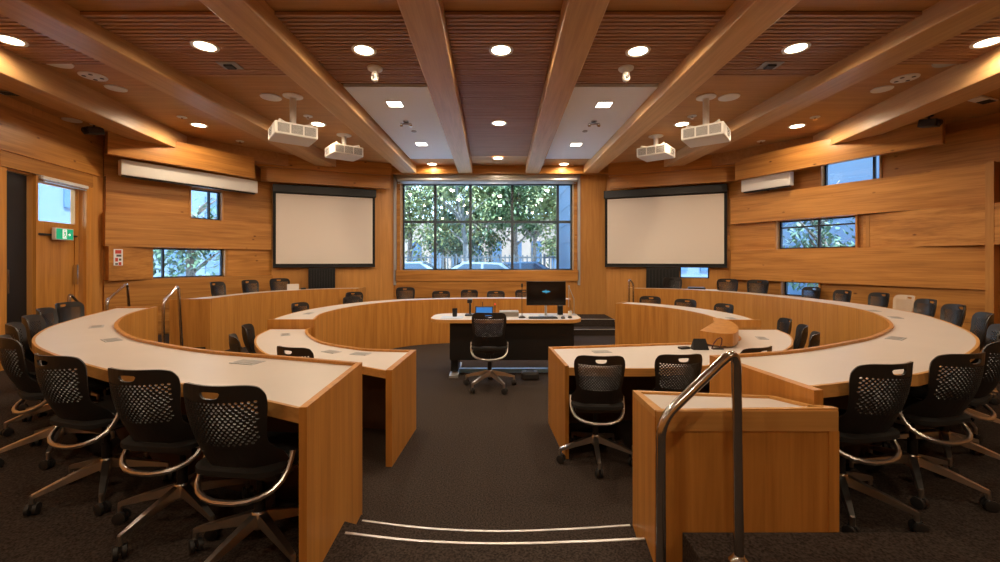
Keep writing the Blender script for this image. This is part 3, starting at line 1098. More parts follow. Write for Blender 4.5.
mb.box(op[0] - .06, op[1] + .06, -.02, .05, 3.63, 3.72)
struct(mb.build('trim_7', GREY_M, matrix=WW.m))
# wooden reveal
mb = MB()
mb.box(op[0], op[0] + .085, -.42, -.02, 1.36, 3.63)
mb.box(op[1] - .085, op[1], -.42, -.02, 1.36, 3.63)
mb.box(op[0], op[1], -.42, -.0, 1.34, 1.37)
struct(mb.build('trim_8', BOARD, matrix=WW.m))
struct(MB().box(op[0], op[1], -.40, -.02, 3.55, 3.66).build('trim_9', GREY_M, matrix=WW.m))
dg = 10.4 + .33
gw = lambda px: at(px, dg) + 2.62
WW.pane(1, (op[0] + .085, op[1] - .085, 1.355, 3.56), [('v', gw(435.3)), ('v', gw(470.5)), ('v', gw(512.2)), ('v', gw(557.6)), ('h', zat(222, dg))], y=-.33, fw=.04, fm=FRAME_D, bw=.032)
# rolled-up blind at the window head
rb = thing('roller_blind', 'rolled-up grey roller blind along the head of the big window', 'blind', (0, 10.4, 0))
MB().tube([(op[0] - 2.62 + .05, -.10, 3.585), (op[1] - 2.62 - .05, -.10, 3.585)], .045, 14).build('tube', GREY_M, rb, smooth=True)
MB().box(op[0] - 2.62 + .05, op[1] - 2.62 - .05, -.08, -.06, 3.50, 3.515).build('bottom_bar', GREY_M, rb)

# screen walls
SL = Wall((-2.62, 10.4), (-5.13, 9.37), 'wall_back_left').back(0, 4.2, mat=BOARD_V)
hS = (1.69, 2.30, 1.20, 1.50)
SR = Wall((2.62, 10.4), (5.13, 9.37), 'wall_back_right').back(0, 4.2, [hS], mat=BOARD_V)
SR.pane(2, hS)
for W_ in (SL, SR):
    W_.board(2.45, 2.71, 1.85, 2.4, .03, .05)
    W_.board(2.45, 2.71, .3, 1.18, .03, .05)
# left plank wall (local x from the screen wall towards the door wall)
LW = Wall((-5.13, 9.37), (-6.54, 6.92), 'wall_left')
ln = LW.len
ls = lambda px: ln - (6.92 * (px - 500) / 420 + 6.54) / (.5 - .866 * (px - 500) / 420)
hl1 = (ls(224), ls(152), 1.29, 1.83)
hl2 = (ls(221), ls(190), 2.42, 2.99)
LW.back(0, 4.2, [hl1, hl2])
LW.pane(3, hl1, [('v', ls(165))])
LW.pane(4, hl2, [('v', ls(211))])
LW.board(-.02, hl2[0] - .03, 2.40, 3.0, .04, .03)
LW.board(hl2[1] + .03, ln - .02, 2.41, 3.0, .03, .05)
LW.board(.04, ln + .02, 1.845, 2.40, .11, .16)
LW.board(-.02, hl1[0] - .03, 1.28, 1.845, .03, .06)
LW.board(hl1[1] + .03, ln - .02, 1.28, 1.845, .06, .17)
LW.board(-.02, ln, .75, 1.275, .07, .05)
LW.board(-.02, ln, .30, .74, .03, .03)
LW.board(0, ln, 3.0, 3.5, .03, .03)
for h in (hl1, hl2):
    for x in (h[0] - .03, h[1]):
        LW.board(x, x + .03, h[2] - .01, h[3] + .01, .05, mat=BOARD_V, off=-.06)
# right plank wall
RWl = 4.35
RW = Wall((5.13, 9.37), (5.13 + .45 * RWl, 9.37 - .893 * RWl), 'wall_right')
rs = lambda px: (9.37 * (px - 500) / 420 - 5.13) / (.45 + .893 * (px - 500) / 420)
hr1 = (rs(778), rs(857), 1.84, 2.39)
hr2 = (rs(823), rs(881), 2.96, 3.42)
hr3 = (rs(783), rs(820), .92, 1.20)
RW.back(0, 4.2, [hr1, hr2, hr3])
RW.pane(5, hr1, [('v', rs(817)), ('h', 2.26)])
RW.pane(6, hr2, [('v', rs(872))])
RW.pane(7, hr3)
RW.board(.14, rs(994), 2.40, 2.965, .18, .09)
RW.board(-.02, hr1[0] - .03, 1.835, 2.395, .03, .05)
RW.board(hr1[1] + .10, RWl + .02, 1.83, 2.395, .03, .26)
RW.board(.14, rs(990), 1.20, 1.83, .17, .08)
RW.board(hr3[1] + .03, RWl, .72, 1.195, .03, .05)
RW.board(-.02, hr3[0] - .03, .72, 1.195, .03, .05)
RW.board(-.02, RWl, .30, .715, .04, .04)
RW.board(rs(880) + .03, RWl, 2.97, 3.5, .03, .10)
RW.board(-.02, hr2[0] - .03, 2.97, 3.5, .03, .03)
for h in (hr1, hr2, hr3):
    for x in (h[0] - .03, h[1]):
        RW.board(x, x + .03, h[2] - .01, h[3] + .01, .06, mat=BOARD_V, off=-.06)
RW.board(rs(876) - .12, rs(876) - .07, 1.84, 2.39, .05, mat=BOARD_V)
RW.board(rs(991), rs(991) + .08, L2, 2.97, .22, mat=BOARD_V)
# walls further to the camera
e = (5.13 + .45 * RWl, 9.37 - .893 * RWl)
RX = Wall(e, (6.6, -3.0), 'wall_right_rear').back(0, 4.2, mat=BOARD_V)
DWl = 10.2
ddir = Vector((.23, -.973)).normalized()
DW = Wall((-6.54, 6.92), (-6.54 + ddir.x * DWl, 6.92 + ddir.y * DWl), 'wall_left_door')
dsx = lambda px: (6.92 * (px - 500) / 420 + 6.54) / (.23 + .973 * (px - 500) / 420)
hd = (dsx(83), dsx(35), L2, 2.74)
hb = (dsx(32), dsx(3), L2, 2.74)
DW.back(0, 4.2, [hd, hb], mat=BOARD_V)
struct(MB().box(-8, 8, -3.2, -3.0, 0, 4.2).build('wall_rear', BOARD_V))
# door leaf with glazed top
dm = MB()
x0, x1 = hd[0] + .012, hd[1] - .012
gz0, gz1 = 2.16, 2.68
dm.box(x0, x1, -.10, -.05, 2.68, 2.735)
dm.box(x0, x0 + .07, -.10, -.05, L2 + .005, 2.68)
dm.box(x1 - .07, x1, -.10, -.05, L2 + .005, 2.68)
dm.box(x0 + .07, x1 - .07, -.10, -.05, 1.99, 2.16)
door = struct(dm.build('door_1', OAK_V, matrix=DW.m))
MB().box(x0 + .07, x1 - .07, -.10, -.065, L2 + .005, 1.99).build('door_panel', OAK_V, door)
MB().box(x0 + .06, x1 - .06, -.08, -.07, gz0, gz1).build('pane', GLASS, door)
MB().box(x0 + .085, x0 + .105, -.05, -.0, 1.25, 1.55).build('door_handle', CHROME, door)
MB().box(x0 + .05, x1 - .02, -.06, -.03, 1.965, 1.99).build('closer_bar', BLACK_M, door)
d2 = struct(MB().box(hb[0] + .012, hb[1] - .012, -.10, -.05, L2 + .005, 2.735).build('door_2', BLACK_M, matrix=DW.m))
MB().box(hb[1] - .10, hb[1] - .07, -.05, -.01, 1.2, 1.5).build('door_handle', CHROME, d2)
for i, (a, b, z0, z1) in enumerate(((hd[0] - .14, hd[0] - .005, L2, 2.76), (hd[1] + .005, hb[0] - .005, L2, 2.76), (hb[1] + .005, hb[1] + .1, L2, 2.76))):
    DW.board(a, b, z0, z1, .04, mat=OAK_V, name='door_jamb')
DW.board(hd[0] - .14, hb[1] + .1, 2.765, 2.95, .05, name='door_head')
DW.board(.04, DWl, 2.97, 3.55, .02, .05)
rbd = thing('roller_blind', 'slim white roller blind cassette above the glass of the wooden door', 'blind')
rbd.matrix_world = DW.m
MB().box(hd[0] + .0, hd[1] - .03, .041, .075, 2.715, 2.762, bev=.006).build('cassette', WHITE_PL, rbd)
MB().box(hd[0] + .03, hd[1] - .06, .05, .07, 2.685, 2.698).build('bottom_bar', GREY_M, rbd)
# exit sign
ex = thing('exit_sign', 'green and white running-man emergency exit sign on the wooden door', 'exit sign')
sx = (dsx(72), dsx(54))
ex.matrix_world = DW.m
MB().box(sx[0], sx[1], -.028, .02, 1.91, 2.08, bev=.004).build('housing', WHITE_PL, ex)
MB().box(sx[0] + .012, sx[1] - .012, .0201, .022, 1.92, 2.07).build('face', GREEN, ex)
w_ = sx[1] - sx[0]
cxs = (sx[0] + sx[1]) / 2
mb = MB()
mb.box(cxs - .035, cxs + .045, .022, .0228, 1.93, 2.065)                  # white doorway
mb.build('doorway_symbol', SIGN_W, ex)
mb = MB()                                                                  # running figure
zc = 1.925
def seg(p, q, w):
    a, b = Vector(p), Vector(q)
    dd = (b - a).normalized()
    n_ = Vector((-dd.y, dd.x)) * w
    vs = [mb.bm.verts.new((t.x, yy, t.y)) for yy in (.0229, .0236) for t in (a + n_, b + n_, b - n_, a - n_)]
    for f in ((0, 1, 2, 3), (7, 6, 5, 4), (0, 4, 5, 1), (1, 5, 6, 2), (2, 6, 7, 3), (3, 7, 4, 0)):
        mb.face([vs[k] for k in f])
seg((cxs + .004, zc + .105), (cxs - .002, zc + .062), .009)
seg((cxs - .002, zc + .062), (cxs - .024, zc + .045), .006)
seg((cxs - .024, zc + .045), (cxs - .028, zc + .018), .005)
seg((cxs - .002, zc + .062), (cxs + .014, zc + .038), .006)
seg((cxs + .014, zc + .038), (cxs + .034, zc + .03), .005)
seg((cxs + .004, zc + .10), (cxs - .024, zc + .085), .0045)
seg((cxs + .004, zc + .10), (cxs + .028, zc + .078), .0045)
seg((cxs + .004, zc + .112), (cxs + .008, zc + .128), .0085)
mb.build('running_figure', GREEN, ex)
mb = MB()
a0 = cxs - .105
seg((a0 + .045, zc + .065), (a0, zc + .065), .007)
seg((a0 + .004, zc + .065), (a0 + .022, zc + .083), .006)
seg((a0 + .004, zc + .065), (a0 + .022, zc + .047), .006)
mb.build('arrow_symbol', SIGN_W, ex)
# notice on the projecting board of the left wall
nt_ = thing('notice', 'small white notice with red and dark blocks on the wooden wall by the door', 'notice')
nt_.matrix_world = LW.m
n0, n1 = ls(119), ls(109.5)
MB().prism([(n0, .150), (n1, .166), (n1, .171), (n0, .155)], 1.53, 1.80).build('sheet', PAPER, nt_)
for mm_, rows in ((RED, ((.0, .06, 0, 1), (.13, .06, .55, 1), (.2, .05, 0, .45))), (INK, ((.075, .035, 0, .8), (.14, .035, 0, .4), (.215, .03, .55, 1)))):
    for (dz, hh, f0, f1) in rows:
        mb = MB()
        xa, xb = n0 + .02 + (n1 - n0 - .04) * f0, n0 + .02 + (n1 - n0 - .04) * f1
        ya = lambda x: .155 + (x - n0) / (n1 - n0) * .016
        mb.prism([(xa, ya(xa)), (xb, ya(xb)), (xb, ya(xb) + .0012), (xa, ya(xa) + .0012)], 1.785 - dz - hh, 1.785 - dz)
        mb.build('printed_block', mm_, nt_)

# projection screens
def proj_screen(W_, sa, sb, label, label2):
    o = thing('projection_screen', label, 'projection screen')
    o.matrix_world = W_.m
    MB().box(sa - .08, sb + .06, .06, .20, 3.12, 3.30, bev=.01).build('case', BLACK_M, o)
    mb = MB()
    mb.box(sa - .06, sb + .06, .112, .120, 1.46, 3.13)
    mb.build('border', BLACK_MATT, o)
    MB().box(sa, sb, .1201, .1235, 1.535, 3.10).build('screen', SCREEN_W, o)
    MB().tube([(sa - .06, .117, 1.46), (sb + .06, .117, 1.46)], .014, 8).build('bottom_bar', BLACK_M, o)
    r = thing('equipment_rack', label2, 'rack')
    r.matrix_world = W_.m
    return r


def rack(r, a, b, z1):
    MB().box(a, b, .03, .38, L2 + .001, z1, bev=.006).build('cabinet', BLACK_MATT, r)
    mb = MB()
    n = 9
    for i in range(n):
        x = a + .03 + (b - a - .06) * (i + .5) / n
        mb.box(x - .012, x + .012, .381, .39, L2 + .05, z1 - .03)
    mb.build('ribbed_front', BLACK_M, r)


slp = lambda px: (-2.62 + 10.4 * (500 - px) / 420) / (.925 + .38 * (500 - px) / 420)
srp = lambda px: (10.4 * (px - 500) / 420 - 2.62) / (.925 + .38 * (px - 500) / 420)
r1 = proj_screen(SL, slp(372), slp(272) - .09, 'lowered white projection screen with black border left of the window', 'black ribbed rack standing below the left projection screen')
rack(r1, slp(335), slp(309), 1.44)
r2 = proj_screen(SR, srp(609) - .02, srp(726) - .05, 'lowered white projection screen with black border right of the window', 'black ribbed rack standing below the right projection screen')
rack(r2, srp(647), srp(679), 1.44)

# long white screen cases rolled up on the side walls
def white_case(W_, a, b, z0, z1, label):
    o = thing('screen_case', label, 'screen case')
    o.matrix_world = W_.m
    MB().box(a, b, .20, .33, z0, z1, bev=.008).build('housing', WHITE_PL, o)
    MB().box(a + .03, b - .03, .23, .30, z0 - .025, z0).build('bottom_bar', BLACK_M, o)
    for x in (a + .15, b - .15):
        MB().box(x - .03, x + .03, .17, .199, z0 + .03, z1 - .02).build('bracket', BLACK_M, o)


white_case(LW, ls(249), ls(113), 3.02, 3.27, 'long white rolled-up screen case high on the left plank wall')
white_case(RW, rs(751), rs(800), 3.04, 3.30, 'short white rolled-up screen case high on the right plank wall')

# ------------------------------------------------------------------ ceiling
struct(MB().prism([(-2.7, 10.6), (-5.25, 9.5), (-6.75, 6.95), (-4.3, -3.2), (6.8, -3.2), (7.25, 5.5), (5.3, 9.45), (2.7, 10.6)], CZ, CZ + .1).build('ceiling', CEILW))
BZ = EYE + 2.10
# valance boxes along the walls
def valance(n, W_, a, b, z0, z1, y0, y1):
    struct(MB().box(a, b, y0, y1, z0, z1).build('trim_%d' % n, BOARD, matrix=W_.m))


valance(10, LW, .60, ln + .08, 3.30, 3.72, .19 + .16, .19 + .26)
valance(11, SL, .15, 2.85, 3.32, 3.62, .24, .34)
valance(12, SR, .15, 2.9, 3.32, 3.62, .24, .34)
valance(13, RW, .42, rs(955), 3.29, 3.72, .34, .44)
valance(14, SL, .12, 2.9, 3.62, CZ, .05, .42)
valance(15, SR, .12, 2.9, 3.62, CZ, .05, .42)
valance(16, WW, -.1, 5.3, 3.72, CZ, .0, .20)
# side soffits outside the outermost beams
struct(MB().prism([(-5.6, 3.0), (-5.2, -3.1), (-6.2, -3.1), (-6.7, 6.95), (-5.3, 9.4), (-4.2, 9.6), (-6.0, 7.5)], 3.66, CZ).build('ceiling_left', CEILW))
struct(MB().prism([(5.6, 3.0), (5.2, -3.1), (6.8, -3.1), (7.2, 5.5), (5.25, 9.4), (4.2, 9.6), (6.0, 7.5)], 3.66, CZ).build('ceiling_right', CEILW))

BEAMS = []
def beam(n, a, b, w, z0):
    a, b = Vector((*a, 0)), Vector((*b, 0))
    ey = (b - a).normalized()
    ex = Vector((ey.y, -ey.x, 0))
    m = Matrix(((ex.x, ey.x, 0, a.x), (ex.y, ey.y, 0, a.y), (0, 0, 1, 0), (0, 0, 0, 1)))
    struct(MB().box(-w / 2, w / 2, 0, (b - a).length, z0, CZ + .02, bev=.012).build('beam_%d' % n, BEAM, matrix=m))


def bx(x0, y0, x1, y1, y):
    return x0 + (x1 - x0) * (y - y0) / (y1 - y0)


BM = [((-.66, 3.0), (-.84, 10.2), .34), ((.72, 3.0), (.79, 10.2), .34), ((-2.26, 3.5), (-2.2, 10.15), .36), ((2.26, 3.5), (2.2, 10.15), .36),
      ((-4.08, 3.4), (-3.9, 9.5), .40), ((4.10, 3.4), (3.9, 9.5), .40), ((-5.35, 3.5), (-6.0, 7.8), .42), ((5.35, 3.5), (6.0, 7.8), .42)]
for i, (a, b, w) in enumerate(BM):
    near = (bx(a[0], a[1], b[0], b[1], -3.0), -3.0)
    beam(i + 1, near, b, w, BZ if i < 6 else 3.60)


def bpos(i, y):
    a, b, w = BM[i]
    return bx(a[0], a[1], b[0], b[1], y)


def slats(n, l, r, y0, y1, pitch=.066):
    base = MB()
    gap = lambda y: (bpos(l, y) + BM[l][2] / 2 + .005, bpos(r, y) - BM[r][2] / 2 - .005)
    a, b = gap(y0), gap(y1)
    base.prism([(a[0], y0), (a[1], y0), (b[1], y1), (b[0], y1)], CZ - .006, CZ - .001)
    o = struct(base.build('ceiling_slats_%s' % n, DARKGAP))
    mb = MB()
    y = y0
    while y < y1 - pitch:
        a, b = gap(y), gap(y + .042)
        mb.prism([(a[0], y), (a[1], y), (b[1], y + .042), (b[0], y + .042)], CZ - .036, CZ - .006)
        y += pitch
    s_ = mb.build('slats', SLAT, o)


slats('centre', 0, 1, 3.86, 9.2)
slats('left', 2, 0, 3.86, 5.44)
slats('right', 1, 3, 3.86, 5.44)
slats('outer_left', 4, 2, 3.86, 5.2)
slats('outer_right', 3, 5, 3.86, 5.2)
slats('far_left', 6, 4, 3.86, 4.9)
slats('far_right', 5, 7, 3.86, 4.9)
for n, l, r in (('panel_left', 2, 0), ('panel_right', 1, 3)):
    y0, y1 = 5.46, 9.34
    P = [(bpos(l, y0) + BM[l][2] / 2 + .03, y0), (bpos(r, y0) - BM[r][2] / 2 - .005, y0), (bpos(r, y1) - BM[r][2] / 2 - .005, y1), (bpos(l, y1) + BM[l][2] / 2 + .03, y1)]
    struct(MB().prism(P, CZ - .04, CZ - .002).build('ceiling_' + n, WHITE_CEIL))


# ------------------------------------------------------------------ downlights
LAMPW = 74.0
def spot(x, y, z, w, c, size=R(176), blend=.35, name='downlight_or_fill'):
    l = bpy.data.lights.new(name, 'SPOT')
    l.energy = w
    l.color = c
    l.spot_size = size
    l.spot_blend = blend
    l.shadow_soft_size = .07
    o = bpy.data.objects.new(name, l)
    o.location = (x, y, z)
    col.objects.link(o)


WARM = (1.0, .78, .54)
WARM2 = (1.0, .84, .66)
protoD = None
DL = [(10, 40, 0, 'recessed downlight at the far left, cut by the picture edge'), (205, 46, 0, 'recessed downlight in the front row, second from left, beside a square detector'),
      (364, 50, 0, 'recessed downlight in the front row above the left dome camera'), (501, 50, 0, 'recessed downlight in the middle of the front row'),
      (638, 51, 0, 'recessed downlight in the front row above the right dome camera'), (796, 48, 0, 'recessed downlight in the front row, second from right'),
      (988, 42, 0, 'recessed downlight at the far right, cut by the picture edge'),
      (199, 125, 0, 'recessed downlight in the second row at left, above the long white screen case'), (318, 124, 0, 'recessed downlight close behind the larger left projector'),
      (499, 123, 0, 'recessed downlight in the second row of the centre bay'), (682, 124, 0, 'recessed downlight close behind the larger right projector'),
      (797, 126, 0, 'recessed downlight in the second row at far right'),
      (498, 158, 0, 'small far downlight in the centre bay near the window'), (432, 164, 0, 'far downlight on the wooden soffit left of the window centre'),
      (564, 164, 0, 'far downlight on the wooden soffit right of the window centre')]
SQ = [(395, 104, 'square recessed light on the left white ceiling panel, nearer one'), (604, 104.6, 'square recessed light on the right white ceiling panel, nearer one'),
      (421.6, 144, 'square recessed light on the left white ceiling panel, farther one'), (576, 144.4, 'square recessed light on the right white ceiling panel, farther one')]


def downlight_at(x, y, zc_, label):
    global protoD
    if protoD is None:
        protoD = thing('downlight', label, 'ceiling light', (x, y, zc_), 0, 'round downlights')
        MB().lathe([(.100, -.001), (.100, -.006), (.128, -.010), (.132, 0.0)], 28, caps=False).build('trim_ring', WHITE_PL, protoD, smooth=True)
        MB().lathe([(.098, -.004), (.099, -.001)], 24).build('lens', LENS, protoD)
        note_kids()
        o = protoD
    else:
        o = dup(protoD)
        o.location = (x, y, zc_)
        o['label'] = label
    return o


for px, py, k, lab in DL:
    under = .037 if (px in (364, 501, 638, 205, 796, 10, 988, 499, 498)) else .001
    zc_ = CZ - under
    d = F * (zc_ - EYE) / (HZ - py)
    x = at(px, d)
    downlight_at(x, d, zc_, lab)
    spot(x, d, zc_ - .03, LAMPW * {10: .5, 988: .5, 432: .35, 564: .35, 498: .7}.get(px, 1.0), WARM)
for i, (x, y) in enumerate(((-4.6, 1.5), (-1.55, 1.6), (1.55, 1.6), (4.6, 1.5), (0, -1.0), (-3.1, -1.2), (3.1, -1.2))):  # added out-of-view lamps without fixtures, to light the near part of the room
    spot(x, y, CZ - .05, LAMPW * (.8 if y > 0 else 1.0), WARM)
protoQ = None
for px, py, lab in SQ:
    zc_ = CZ - .041
    d = F * (zc_ - EYE) / (HZ - py)
    x = at(px, d)
    if protoQ is None:
        protoQ = thing('square_downlight', lab, 'ceiling light', (x, d, zc_), 0, 'square recessed lights')
        mb = MB()
        mb.band([(-.12, -.12), (.12, -.12), (.12, .12), (-.12, .12), (-.12, -.12)], [(-.10, -.10), (.10, -.10), (.10, .10), (-.10, .10), (-.10, -.10)], -.006, 0)
        mb.build('trim_frame', WHITE_PL, protoQ)
        MB().box(-.10, .10, -.10, .10, -.004, -.001).build('lens', LENS_SQ, protoQ)
        note_kids()
        o = protoQ
    else:
        o = dup(protoQ)
        o.location = (x, d, zc_)
        o['label'] = lab
    spot(x, d, zc_ - .03, LAMPW * .8, WARM2)


# ------------------------------------------------------------------ ceiling fittings
def ceil_xy(px, py, z=CZ - .001):
    d = F * (z - EYE) / (HZ - py)
    return at(px, d), d, z


def disc(px, py, r, label, name, cat, z=CZ - .001, holes=0, mat=WHITE_PL):
    x, y, z = ceil_xy(px, py, z)
    o = thing(name, label, cat, (x, y, z))
    MB().lathe([(r, 0), (r * .97, -.012), (r * .3, -.016), (.004, -.017)], 28).build('plate', mat, o, smooth=True)
    if holes:
        for k in range(holes):
            a = 2 * PI * k / holes + .5
            MB().lathe([(r * .16, -.0175), (r * .16, -.0145)], 12, Matrix.Translation((r * .6 * math.cos(a), r * .6 * math.sin(a), 0))).build('vent_hole', BLACK_PL2, o)
    return o


SOF = 3.659
disc(56, 62, .15, 'flat round white ceiling speaker at upper left', 'ceiling_speaker', 'speaker')
disc(93, 76, .14, 'round white ceiling vent with dark holes at upper left', 'air_vent', 'vent', holes=4)
disc(116, 88, .12, 'pale round ceiling plate behind the vent at upper left', 'ceiling_plate', 'plate')
disc(905, 78, .14, 'round white ceiling vent with dark holes at upper right', 'air_vent', 'vent', holes=4)
disc(882, 89, .12, 'pale round ceiling plate behind the vent at upper right', 'ceiling_plate', 'plate')
disc(950, 61, .15, 'dim round ceiling speaker at upper right near the edge', 'ceiling_speaker', 'speaker', mat=GREY_PL)
disc(72, 120, .11, 'small round plate on the left soffit beside the black camera', 'ceiling_plate', 'plate', z=SOF)
disc(932, 112, .05, 'small round plate on the right soffit beside the black camera', 'ceiling_plate', 'plate', z=SOF)
disc(271, 97, .14, 'round pale ceiling speaker left of the larger left projector mount', 'ceiling_speaker', 'speaker')
disc(729, 97, .14, 'round pale ceiling speaker right of the larger right projector mount', 'ceiling_speaker', 'speaker')
for px, py, lab in ((182, 117, 'left ceiling sprinkler beside the second-row downlight'), (815, 117, 'right ceiling sprinkler beside the second-row downlight'),
                    (308, 116, 'ceiling sprinkler between the left projector and the downlight'), (692, 116, 'ceiling sprinkler between the right projector and the downlight'),
                    (240, 141, 'far left ceiling sprinkler above the plank wall'), (761, 141, 'far right ceiling sprinkler above the plank wall')):
    x, y, z = ceil_xy(px, py)
    o = thing('ceiling_sprinkler', lab, 'sprinkler', (x, y, z))
    MB().lathe([(.07, 0), (.07, -.008), (.03, -.012)], 20).build('plate', WHITE_PL, o, smooth=True)
    MB().lathe([(.014, -.012), (.012, -.04), (.03, -.042), (.03, -.046)], 14).build('head', CHROME, o)
for px, py, lab in ((230, 65, 'square grey detector behind the front-row downlight at left'), (770, 65, 'square grey detector behind the front-row downlight at right')):
    x, y, z = ceil_xy(px, py, CZ - .036)
    o = thing('smoke_detector', lab, 'detector', (x, y, z))
    MB().box(-.11, .11, -.09, .09, -.012, 0, bev=.004).build('plate', GREY_PL, o)
    MB().box(-.05, .05, -.05, .05, -.035, -.012, bev=.008).build('sensor', BLACK_PL2, o)
for px, py, lab in ((375, 68, 'white dome camera hanging under the left front-row downlight'), (626, 68, 'white dome camera hanging under the right front-row downlight')):
    x, y, z = ceil_xy(px, py, CZ - .036)
    o = thing('dome_camera', lab, 'camera', (x, y, z))
    MB().lathe([(.09, 0), (.085, -.02), (.045, -.035), (.03, -.06)], 24).build('mount', WHITE_PL, o, smooth=True)
    MB().lathe([(.03, -.05), (.042, -.07), (.045, -.12), (.036, -.15), (.012, -.165)], 20).build('housing', WHITE_PL, o, smooth=True)
    MB().lathe([(.018, 0), (.018, .012), (.01, .014)], 16, Matrix.Translation((0, -.043, -.12)) @ Matrix.Rotation(R(90), 4, 'X')).build('lens', BLACK_PL, o)
for px, py, lab in ((406, 121, 'chrome twin-arm sensor on the left white ceiling panel'), (594, 121, 'chrome twin-arm sensor on the right white ceiling panel')):
    x, y, z = ceil_xy(px, py, CZ - .041)
    o = thing('ceiling_sensor', lab, 'sensor', (x, y, z))
    MB().lathe([(.05, 0), (.05, -.015), (.02, -.03)], 18).build('base', CHROME, o, smooth=True)
    MB().box(-.09, .09, -.02, .02, -.06, -.035, bev=.005).build('arm', GREY_PL, o)
    for s_ in (-1, 1):
        MB().lathe([(.02, -.09), (.03, -.07), (.025, -.05)], 12, Matrix.Translation((s_ * .075, 0, 0))).build('head', CHROME, o, smooth=True)
for px, py, lab in ((414, 131, 'small dark disc on the left white ceiling panel'), (585, 131, 'small dark disc on the right white ceiling panel')):
    x, y, z = ceil_xy(px, py, CZ - .041)
    o = tag(MB().lathe([(.045, 0), (.045, -.012), (.03, -.018)], 18).build('ceiling_sensor', GREY_PL, loc=(x, y, z), smooth=True), lab, 'sensor')
# black cameras on the soffits
for px, py, sg, lab in ((94, 124, -1, 'black security camera on the left soffit by the wall corner'), (929, 116, 1, 'black security camera on the right soffit')):
    x, y, z = ceil_xy(px, py, SOF)
    o = thing('security_camera', lab, 'camera', (x, y, z))
    MB().lathe([(.05, 0), (.05, -.012), (.02, -.02)], 18).build('mount', WHITE_PL if sg < 0 else BLACK_PL, o)
    MB().tube([(0, 0, -.015), (0, 0, -.06)], .014, 10).build('stem', BLACK_PL, o)
    m = Matrix.Translation((0, 0, -.10)) @ Matrix.Rotation(R(20 * sg), 4, 'Z') @ Matrix.Rotation(R(12), 4, 'X')
    MB().box(-.065, .065, -.11, .10, -.055, .05, m, bev=.012).build('housing', BLACK_PL, o)
    MB().lathe([(.04, -.005), (.042, .02), (.03, .03)], 18, m @ Matrix.Translation((0, -.11, 0)) @ Matrix.Rotation(R(90), 4, 'X')).build('lens', BLACK_M, o)
x, y, z = ceil_xy(10, 93, SOF)
x += .02
o = thing('wall_vent', 'dark slotted grille on the left soffit at the picture edge', 'vent', (x, y, z), .3)
MB().box(-.12, .12, -.06, .06, -.012, 0).build('frame', GREY_PL, o)
mb = MB()
for k in range(4):
    mb.box(-.10, .10, -.055 + k * .03, -.035 + k * .03, -.0135, -.012)
mb.build('slots', BLACK_MATT, o)
x, y, z = ceil_xy(982, 99, SOF)
o = thing('ceiling_vent', 'white and dark rectangular vent on the right soffit at the picture edge', 'vent', (x, y, z), .35)
MB().box(-.2, .2, -.07, .07, -.02, 0).build('frame', WHITE_PL, o)
MB().box(.02, .18, -.06, .06, -.026, -.02).build('slots', BLACK_MATT, o)


# ------------------------------------------------------------------ projectors
def projector(px, py_c, py_b, rot, label, s=1.0, flip=1):
    x, y, z = ceil_xy(px, py_c)
    zb = zat(py_b, y)
    o = thing('projector', label, 'projector', (x, y, z), 0, 'white ceiling projectors')
    MB().lathe([(.13, 0), (.13, -.012), (.05, -.03), (.045, -.04)], 24).build('ceiling_plate', WHITE_PL, o, smooth=True)
    top = zb - z + .09
    MB().tube([(0, 0, -.03), (0, 0, top + .04)], .042, 16).build('mount_pole', WHITE_PL, o, smooth=True)
    m = Matrix.Translation((0, 0, zb - z)) @ Matrix.Rotation(rot, 4, 'Z')
    body = MB().box(-.27, .27, -.25, .25, -.09, .085, m, bev=.018).build('body', WHITE_PL, o)
    mb = MB()
    mb.box(-.12, .12, -.12, .12, .085, .12, m, bev=.008)
    for a in (-1, 1):
        for b in (-1, 1):
            mb.tube([m @ Vector((a * .1, b * .1, .10)), m @ Vector((a * .2, b * .19, .115)), m @ Vector((a * .21, b * .2, .08))], .016, 8)
    mb.build('mount_bracket', WHITE_PL, o)
    # grilles on the two faces turned to the room
    for i in range(3):
        c_ = -.165 + i * .165
        mb = MB()
        mb.box(c_ - .07, c_ + .07, -.2535, -.249, -.06, .055, m)
        g = mb.build('grille', GRILLE, o)
        mb = MB()
        for k in range(9):
            zz = -.054 + k * .012
            mb.box(c_ - .066, c_ + .066, -.256, -.2535, zz, zz + .003, m)
        mb.build('grille_slats', WHITE_PL, g)
    sx = .2735 * flip
    mb = MB()
    mb.box(min(sx, sx - .005 * flip), max(sx, sx - .005 * flip), -.03, .16, -.06, .055, m)
    g = mb.build('connector_panel', plain('connector_grey', (.4, .38, .35), .5) if 'connector_grey' not in bpy.data.materials else bpy.data.materials['connector_grey'], o)
    mb = MB()
    rnd = random.Random(3)
    for k in range(14):
        yy, zz = rnd.uniform(-.02, .14), rnd.uniform(-.05, .04)
        mb.box(min(sx, sx + .003 * flip), max(sx, sx + .003 * flip), yy, yy + .022, zz, zz + .012, m)
    mb.build('sockets', BLACK_PL2, g)
    # lens on the far side
    MB().lathe([(.06, 0), (.06, .04), (.045, .05)], 20, m @ Matrix.Translation((.1, .25, 0)) @ Matrix.Rotation(R(-90), 4, 'X')).build('lens', BLACK_PL, o)
    return o


projector(293, 96, 134, R(38), 'larger white projector hanging at left on a long ceiling pole', flip=-1)
projector(344, 135, 152.5, R(40), 'smaller-looking white projector behind, hanging at left on a short mount', flip=-1)
projector(706, 97, 135, R(-38), 'larger white projector hanging at right on a long ceiling pole')
projector(656, 136, 153, R(-40), 'smaller-looking white projector behind, hanging at right on a short mount')

